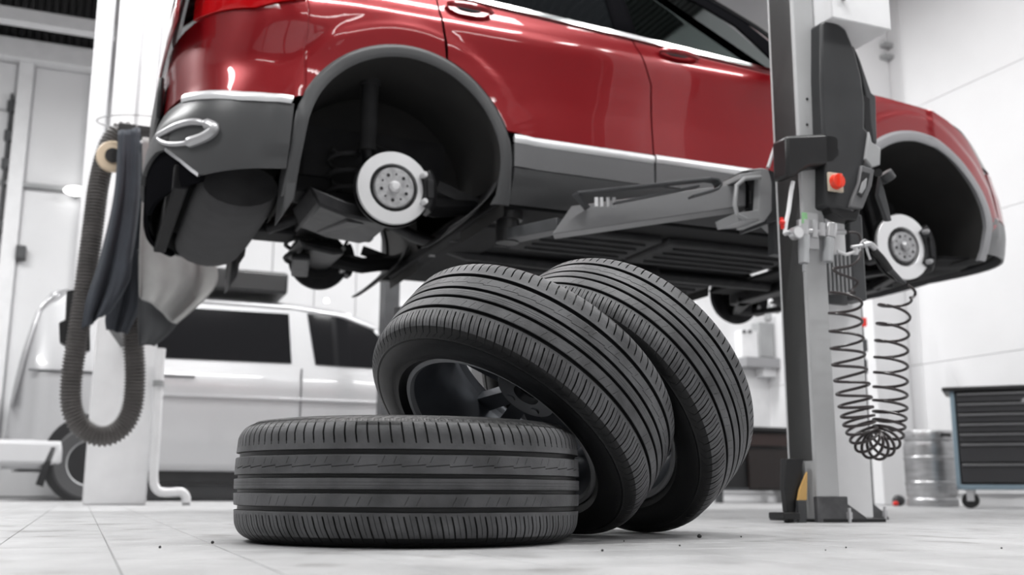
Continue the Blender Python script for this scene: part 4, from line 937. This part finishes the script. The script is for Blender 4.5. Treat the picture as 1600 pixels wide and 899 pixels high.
part('holder_arm', MB().bar((.0, .1, fp_(120, 500, bH)[2]-ho2.z), (.1, bP-bH-.005, fp_(120, 500, bH)[2]-ho2.z), .05, .05), BLACKP, eh)
ro_ = Vector(fp_(176, 249, bH-.07)); rl = thing('hose_roller', 'round cream roller wheel with dark hub at the top of the hose', 'roller', W(*ro_))
part('roller_rim', MB().lathe([(.045, -.02), (.088, -.02), (.094, -.012), (.094, .012), (.088, .02), (.045, .02)], 36, (0, -.05, 0), (0, 1, 0), True), mat('cream_roller', (.62, .50, .36), .5), rl)
part('roller_hub', MB().cyl((0, -.085, 0), (0, 0, 0), .045, .045, 24), BLACKP, rl)
hk = thing('hook_rack', 'small dark steel hook rack on the white post above the hanging clothes', 'rack', W(*(fp_(213, 200, bH-.2))))
hq = Vector(fp_(213, 200, bH))
part('rack_plate', MB().box(-.10, .16, -.02, .05, -.06, .015), BLACKP, hk, bevel=.005)
part('rack_arm', MB().box(.11, .15, .05, bP-bH+.12, -.03, .0), BLACKP, hk)
part('wire_ring', MB().tube([Vector((.22*cos(2*pi*k/40), .13*sin(2*pi*k/40), .035+.02*cos(2*pi*k/40))) for k in range(40)], .004, 6, closed=True), GREYP, hk)
part('hook', MB().tube([(0, -.02, -.02), (0, -.06, -.03), (0, -.07, -.01)], .006), GREYP, hk)
def cloth(name, label, left, right, m, b, folds, amp, cat='garment', seed=1, nu=40, nv=26, thick=.008):
    o_ = Vector(fp_(*right[0], b)); rs = random.Random(seed); phs = rs.random()*6
    n = len(left); lf = smooth([Vector(fp_(x, y, b))-o_ for x, y in left], 8); rt_ = smooth([Vector(fp_(x, y, b))-o_ for x, y in right], 8)
    def fn(u_, v_):
        i = v_*(len(lf)-1); k = min(int(i), len(lf)-2); t = i-k
        p = lf[k].lerp(lf[k+1], t); q = rt_[k].lerp(rt_[k+1], t); r = p.lerp(q, u_)
        wv = sin(u_*folds*pi*2+phs+v_*1.3)+.45*sin(u_*folds*pi*3.7+phs*2-v_*2)
        return r+Vector((0, -amp*wv*(.25+.75*v_), 0))
    return single(name, MB().grid(fn, nu, nv), m, label, cat, W(*o_), solid=thick, angle=80)
cloth('work_jacket', 'dark blue-grey work jacket hung left on the rack in front of the post', [(186, 205), (180, 300), (158, 400), (135, 470), (127, 516)], [(218, 200), (218, 300), (206, 400), (200, 440), (170, 488)], CLOTHB, bH-.27, 1.6, .03, seed=2)
cloth('work_jacket', 'dark blue-grey jacket tail hanging behind between hose and grey cloth', [(208, 230), (200, 330), (180, 430), (165, 490), (166, 515)], [(236, 215), (234, 300), (226, 400), (222, 470), (200, 522)], mat('dark_blue_workwear', (.03, .034, .043),   .85), bH-.13, 2, .02, seed=5)
cloth('grey_overall', 'light grey work overall hanging from the rack behind the car bumper', [(222, 215), (222, 300), (218, 380), (217, 430), (218, 462)], [(262, 215), (310, 320), (334, 400), (336, 450), (276, 508)], CLOTHG, bH-.33, 1.4, .04, seed=9)
cloth('apron', 'charcoal cloth tail hanging lowest under the light grey overall', [(214, 390), (216, 450), (215, 500), (217, 540)], [(262, 400), (276, 450), (276, 505), (240, 540)], CLOTHD, bH-.21, 1.0, .02, seed=11)

# ------------------------------------------------------------------ silver van behind
bV = 10.0
vo = (2.0, bV+.95, 0)
van = thing('van', 'silver panel van parked behind the white post at the left', 'van', W(*vo))
VY = -.95
def vy(z): return VY+interp([(.2, .04), (.5, .0), (1.1, .01), (1.3, .05), (1.85, .17), (1.93, .30)], z)
prof = [(-.64, .28), (-.66, .50), (-.60, .95), (-.56, 1.25), (-.47, 1.70), (-.40, 1.85), (-.25, 1.92), (.3, 1.935), (1.03, 1.94), (1.8, 1.93), (2.25, 1.88), (2.62, 1.75), (3.15, 1.30), (3.35, 1.16), (3.95, 1.02), (4.15, .85), (4.20, .45), (4.12, .28)]
vp = MB()
cx_, cz_ = 1.8, .9
def ring_at(y, k):
    return [((x-cx_)*k+cx_-vo[0], y, (z-cz_)*k+cz_) for x, z in prof]
# side skins as vertical strips with windows left open handled by proud glass panes
def top_at(x): return interp([(-.66, .5), (-.60, .95), (-.56, 1.25), (-.47, 1.70), (-.40, 1.85), (-.25, 1.92), (.3, 1.935), (1.8, 1.93), (2.25, 1.88), (2.62, 1.75), (3.15, 1.30), (3.35, 1.16), (3.95, 1.02), (4.15, .85), (4.2, .5)], x)
for sg in (1, -1):
    def fn(u_, v_):
        x = lerp(-.655, 4.19, u_); z = lerp(.27, top_at(x), v_); y = vy(z)
        e = max(0, (-.35-x)/.3, (x-3.8)/.4); y += .14*e**2.2
        return (x-vo[0], y*sg, z)
    part('side_panel', MB().grid(fn, 70, 22), VANP, van, solid=.02)
rfv = MB().grid(lambda u_, v_: (lambda x: (x-vo[0], (2*v_-1)*-vy(top_at(x)), top_at(x)+.03*(1-(2*v_-1)**2)))(lerp(-.62, 4.19, u_)), 60, 10)
part('roof', rfv, VANP, van, solid=.02)
part('tail_door', MB().grid(lambda u_, v_: (interp([(.27, -.60), (.5, -.655), (.95, -.62), (1.25, -.58), (1.7, -.48), (1.9, -.3)], lerp(.3, 1.88, v_))-vo[0]-.03*(1-(2*u_-1)**2)+.0, (2*u_-1)*.82, lerp(.3, 1.88, v_)), 10, 14), VANP, van, solid=.02)
def pane(nm, pts, off=.012, m=VANG):
    n = len(pts); f = [(x-vo[0], vy(z)-off, z) for x, z in pts]; bk_ = [(x-vo[0], vy(z)+.01, z) for x, z in pts]
    return part(nm, MB().add(f+bk_, [tuple(range(n)), tuple(range(2*n-1, n-1, -1))]+[(i, n+i, n+(i+1) % n, (i+1) % n) for i in range(n)]), m, van, bevel=.003)
pane('side_window', [(.45, 1.29), (1.79, 1.30), (1.76, 1.80), (.45, 1.79)])
pane('front_door_window', [(2.02, 1.30), (2.60, 1.29), (3.0, 1.30), (2.6, 1.68), (2.25, 1.80), (1.94, 1.815)])
pane('side_mirror', [(2.75, 1.22), (2.98, 1.22), (2.98, 1.42), (2.78, 1.42)], .18, BLACKP)
part('gutter_rail', MB().tube([(.2-vo[0], vy(1.87)-.01, 1.87), (1.8-vo[0], vy(1.865)-.01, 1.865), (2.3-vo[0], vy(1.81)-.012, 1.81), (2.62-vo[0], vy(1.7)-.012, 1.70)], .022, 8), VANP, van)
part('roof_box', MB().box(.55-vo[0], 1.75-vo[0], -.75, .3, 2.0, 2.22), BLACKP, van, bevel=.03)
part('side_moulding', MB().box(.3-vo[0], 4.0-vo[0], VY-.012, VY+.01, .94, .965), VANP, van, bevel=.004)
part('sliding_rail', MB().box(-.5-vo[0], .9-vo[0], VY-.006, VY+.015, 1.12, 1.135), SOOT, van)
part('side_seam', MB().box(.28-vo[0], .29-vo[0], VY-.004, VY+.02, .35, 1.85), SOOT, van)
part('side_seam', MB().box(1.88-vo[0], 1.89-vo[0], VY-.004, VY+.02, .35, 1.25), SOOT, van)
part('rear_bumper', MB().box(-.78-vo[0], -.16-vo[0], VY-.03, VY+.3, .30, .52), mat('van_bumper', (.5, .5, .51), .45), van, bevel=.04)
part('sill', MB().box(.4-vo[0], 2.7-vo[0], VY+.05, VY+.5, .16, .30), BLACKP, van, bevel=.02)
part('tow_bar', MB().prism([(-.36-vo[0], .14), (-.30-vo[0], .12), (-.27-vo[0], .26), (-.22-vo[0], .46), (-.26-vo[0], .46), (-.33-vo[0], .26)], VY-.03, VY+.03, 'y'), BLACKP, van)
for wx in (.07, 3.07):
    for sg in (-1, 1):
        t_ = part('wheel', MB().lathe([(.20, -.1), (.30, -.11), (.325, -.09), (.33, 0), (.325, .09), (.30, .11), (.20, .1)], 40, (wx-vo[0], sg*.862, .33), (0, 1, 0)), mat('van_tyre_rubber', (.05, .05, .052), .6), van)
        part('wheel_disc', MB().lathe([(.0, .075), (.06, .085), (.08, .06), (.17, .07), (.205, .105), (.205, .05)], 32, (wx-vo[0], sg*.862, .33), (0, sg, 0)), GREYP, t_)
        part('wheel_house', MB().cyl((wx-vo[0], sg*.40, .36), (wx-vo[0], sg*.955, .36), .40, n=36), BLACKP, van)
lg = thing('roof_highlight', 'small round glowing ball added as a bright highlight on the silver van roof', 'lamp', W(*fp_(510, 470, bV+.06)))
part('lamp_glass', MB().ball((0, 0, 0), .022, 8), LAMP, lg)  # glowing ball stands in for a highlight on the roof, no real fitting
# dark slim post behind the van
sp2 = thing('dark_post', 'slim dark grey steel post between the van and the leaning tyres', 'post', W(*(fp_(600, 780, 9.2)[:2])))
sp2.location.z = 0
part('column', MB().box(-.07, .07, -.1, .1, .0, 3.0), SOOT, sp2, bevel=.008); part('base_plate', MB().box(-.16, .16, -.16, .16, 0, .015), SOOT, sp2)

# ------------------------------------------------------------------ right side: bench with gear, keg, tool trolley
bB = 8.9
wo = Vector((fp_(1195, 790, bB)[0], bB, 0))
def B_(px, py, b=bB): return Vector(fp_(px, py, b))-wo
wbn = thing('workbench', 'dark workbench against the right wall behind the upright tyre', 'workbench', W(*wo))
zb = B_(1200, 668).z; x0, x1 = B_(1120, 700).x, B_(1262, 700).x
part('bench_top', MB().box(x0, x1, -.02, .6, zb-.04, zb), BLACKP, wbn, bevel=.006)
part('bench_body', MB().box(x0+.02, x1-.02, .1, .58, .12, zb-.04), BLACKP, wbn)
part('bench_drawer', MB().box(B_(1172, 700).x, B_(1235, 700).x, .03, .1, B_(1200, 697).z, B_(1200, 678).z), mat('dark_brown_drawer', (.026, .012, .010), .5), wbn, bevel=.004, label='dark brown drawer')
part('bench_door', MB().box(B_(1176, 720).x, B_(1240, 720).x, .06, .1, .14, B_(1200, 702).z), mat('dark_brown_door', (.012, .007, .006), .5), wbn, bevel=.004)
for x in (x0+.06, x1-.06): part('leg', MB().box(x-.03, x+.03, .05, .11, 0, .13), SOOT, wbn)
part('lower_shelf', MB().box(x0+.03, B_(1172, 770).x, .02, .3, .12, .15), SOOT, wbn)
pnl = thing('pegboard', 'pale wall panel with grey boxes and hooks above the dark workbench', 'pegboard', W(wo.x, bB+.7, 0))
po3 = Vector((wo.x, bB+.7, 0))
def N_(px, py, b=bB+.7): return Vector(fp_(px, py, b))-po3
part('backboard', MB().box(N_(1090, 600).x, N_(1275, 600).x, 0, .03, N_(1200, 672).z, N_(1200, 452).z), WHITE, pnl, bevel=.006)
for nm, (xa, ya, xb, yb), m_, dd in (('grey_box', (1176, 508, 1197, 560), GREYP, .14), ('grey_box', (1200, 500, 1228, 565), mat('pale_grey_box', (.55, .55, .56), .5), .18), ('white_cabinet', (1150, 520, 1174, 566), WHITE, .12), ('clamp_head', (1195, 478, 1218, 502), GREYP, .1), ('shelf', (1148, 566, 1236, 576), mat('mid_grey_shelf', (.3, .3, .31), .5), .22), ('small_vise', (1203, 548, 1220, 566), GREYP, .2), ('bin', (1180, 576, 1202, 590), WHITE, .15), ('plug', (1222, 632, 1234, 644), BLACKP, .05), ('hook_dark', (1212, 508, 1220, 538), SOOT, .2)):
    p, q = N_(xa, yb), N_(xb, ya); part(nm, MB().box(p.x, q.x, -dd, 0, p.z, q.z), m_, pnl, bevel=.006)
for px in (1152, 1161): p = N_(px, 521); part('round_socket', MB().cyl((p.x, -.14, p.z), (p.x, -.12, p.z), .02, n=16), SOOT, pnl)
# dark upright behind the hose, with a red tag
du = thing('cable_duct', 'dark vertical duct with a red tag behind the spiral hose', 'duct', W(*(fp_(1352, 780, 7.2)[:2])))
do = Vector((*fp_(1352, 780, 7.2)[:2], 0))
def D_(px, py, b=7.2): return Vector(fp_(px, py, b))-do
part('duct', MB().box(D_(1340, 700).x, D_(1362, 700).x, 0, .1, 0, D_(1345, 470).z), mat('mid_grey_duct', (.2, .2, .205), .6), du, bevel=.01)
for y0_, y1_ in ((530, 550), (562, 584), (690, 745)): part('duct_clip', MB().box(D_(1338, y0_).x, D_(1352, y0_).x, -.03, 0, D_(1345, y1_).z, D_(1345, y0_).z), SOOT, du, bevel=.008)
part('red_tag', MB().prism([(D_(1338, 500).x, D_(1338, 499).z), (D_(1350, 500).x, D_(1350, 497).z), (D_(1350, 500).x, D_(1350, 511).z), (D_(1345, 500).x, D_(1345, 512).z), (D_(1338, 500).x, D_(1338, 506).z)], -.035, -.03, 'y'), REDP, du, label='red tag')
rg = Vector(fp_(1400, 786, 6.9)); rgb = thing('rubbish_heap', 'small dark and red scrap lying by the wall left of the keg', 'scrap', W(rg.x, 6.9, 0))
part('dark_scrap', MB().ball((.03, 0, .045), .05, 8, (1.2, .8, .9)), SOOT, rgb); part('red_scrap', MB().ball((-.04, -.04, .02), .022, 8, (1.3, 1, .9)), REDP, rgb)
# keg
kc = W(*fp_(1458, 790, 6.55)[:2]); kc.z = 0
kg = thing('beer_keg', 'brushed steel keg standing left of the blue-edged tool trolley', 'keg', kc)
Rk = .195; kp_ = [(.0, .03), (.15, .0), (.188, .0), (.192, .01), (.192, .055), (.18, .07), (.190, .09), (.195, .14), (.195, .165), (.2, .172), (.2, .19), (.195, .197), (.195, .36), (.2, .367), (.2, .385), (.195, .392), (.195, .47), (.188, .50), (.178, .51), (.19, .525), (.19, .585), (.186, .592), (.181, .585), (.178, .525), (.10, .52), (.0, .53)]
part('barrel', MB().lathe([(r+.0, h) for r, h in kp_], 56), KEG, kg, angle=30); part('keg_neck', MB().cyl((0, 0, .52), (0, 0, .57), .035, n=20), ALU, kg)
for s_ in (-1, 1): part('hand_hole', MB().box(-.05, .05, s_*.188-.004, s_*.188+.004, .54, .57), BLACKP, kg, bevel=.003)
# tool trolley, turned a little
tb = 5.75
to = Vector((*fp_(1502, 795, tb)[:2], 0)); trl = thing('tool_trolley', 'dark drawer tool trolley with blue-grey frame at the right edge', 'tool trolley', W(*to), rz=0)
R0 = W(*to)
def world_px(px, py, Y):
    d = _fw + _R2*((px-800)/F_PX) - _U2*((py-449.5)/F_PX); return Vector((0, 0, CAMH))+d*(Y/d.y)
TY = R0.y
# the front: left edge nearer top, slanting outline at left is the side frame
hT = world_px(1490, 612, TY).z; trl.rotation_euler = (0, 0, rad(-25)); Wd = .82; xl = -.02
part('side_frame', MB().box(xl, xl+.03, 0, .46, .13, hT), BLUEG, trl, bevel=.005); part('side_frame', MB().box(Wd-.03, Wd, 0, .46, .13, hT), BLUEG, trl, bevel=.005)
part('bottom_frame', MB().box(xl, Wd, 0, .46, .13, .165), BLUEG, trl, bevel=.005)
part('carcass', MB().box(xl+.03, Wd-.03, .03, .45, .16, hT), BLACKP, trl)
part('top_tray', MB().box(xl-.05, Wd+.03, -.03, .48, hT, hT+.03), BLACKP, trl, bevel=.01)
zs = [.18, .34, .50, .565, .63, .695, .76, hT-.01]; zs = [.175+(hT-.185)*t for t in (0, .22, .44, .55, .66, .77, .885, 1)]
for z0, z1 in zip(zs, zs[1:]):
    dr = part('drawer', MB().box(xl+.04, Wd-.04, -.004, .03, z0+.004, z1-.004), DRAW, trl, bevel=.003)
    part('drawer_grip', MB().box(xl+.05, Wd-.05, -.02, -.002, z1-.022, z1-.008), mat('drawer_grip_grey', (.12, .12, .125), .35), dr, bevel=.003)
for x in (.06, Wd-.1):
    for y in (.05, .40):
        c_ = part('caster', MB().cyl((x, y-.015, .055), (x, y+.015, .055), .055, n=24), BLACKP, trl); part('caster_fork', MB().box(x-.02, x+.03, y-.025, y-.018, .05, .13).box(x-.02, x+.03, y+.018, y+.025, .05, .13).box(x-.03, x+.035, y-.03, y+.03, .115, .13), ALU, c_, bevel=.003)
part('lettering', MB().box(.44, .50, -.006, -.004, hT-.085, hT-.075).box(.45, .515, -.006, -.004, hT-.072, hT-.064), ALU, trl)

# small grit on the floor
for i, (px, py, r) in enumerate([(1093, 841, .0055), (332, 850, .0035), (250, 857, .0028), (941, 862, .0025), (975, 847, .0018), (1062, 854, .002), (1158, 840, .002), (1322, 857, .0018), (1290, 861, .0015), (1565, 858, .002)]):
    d = _fw + _R2*((px-800)/F_PX) - _U2*((py-449.5)/F_PX); p = Vector((0, 0, CAMH))+d*(-CAMH/d.z)
    st = MB(); rs = random.Random(i); st.ball((0, 0, 0), r, 5)
    st.v = [(x*rs.uniform(.75, 1.1), y*rs.uniform(.75, 1.1), z*rs.uniform(.7, 1)) for x, y, z in st.v]
    single('pebble', st, STONE, ['largest black stone chip on the floor right of the upright tyre', 'small dark stone chip on the floor left of the flat tyre', 'tiny dark stone chip on the floor far left of the flat tyre', 'grey stone chip on the floor just right below the flat tyre', 'tiny stone chip on the floor under the leaning tyre edge', 'tiny stone chip left of the largest black chip', 'tiny stone chip right of the largest black chip', 'tiny stone chip on the stained floor before the lift post', 'tiniest stone chip in the stain before the lift post', 'tiny stone chip on the floor at the far right'][i], 'stone chip', (p.x, p.y, r*.7), rz=i, group='stone chips on the floor')
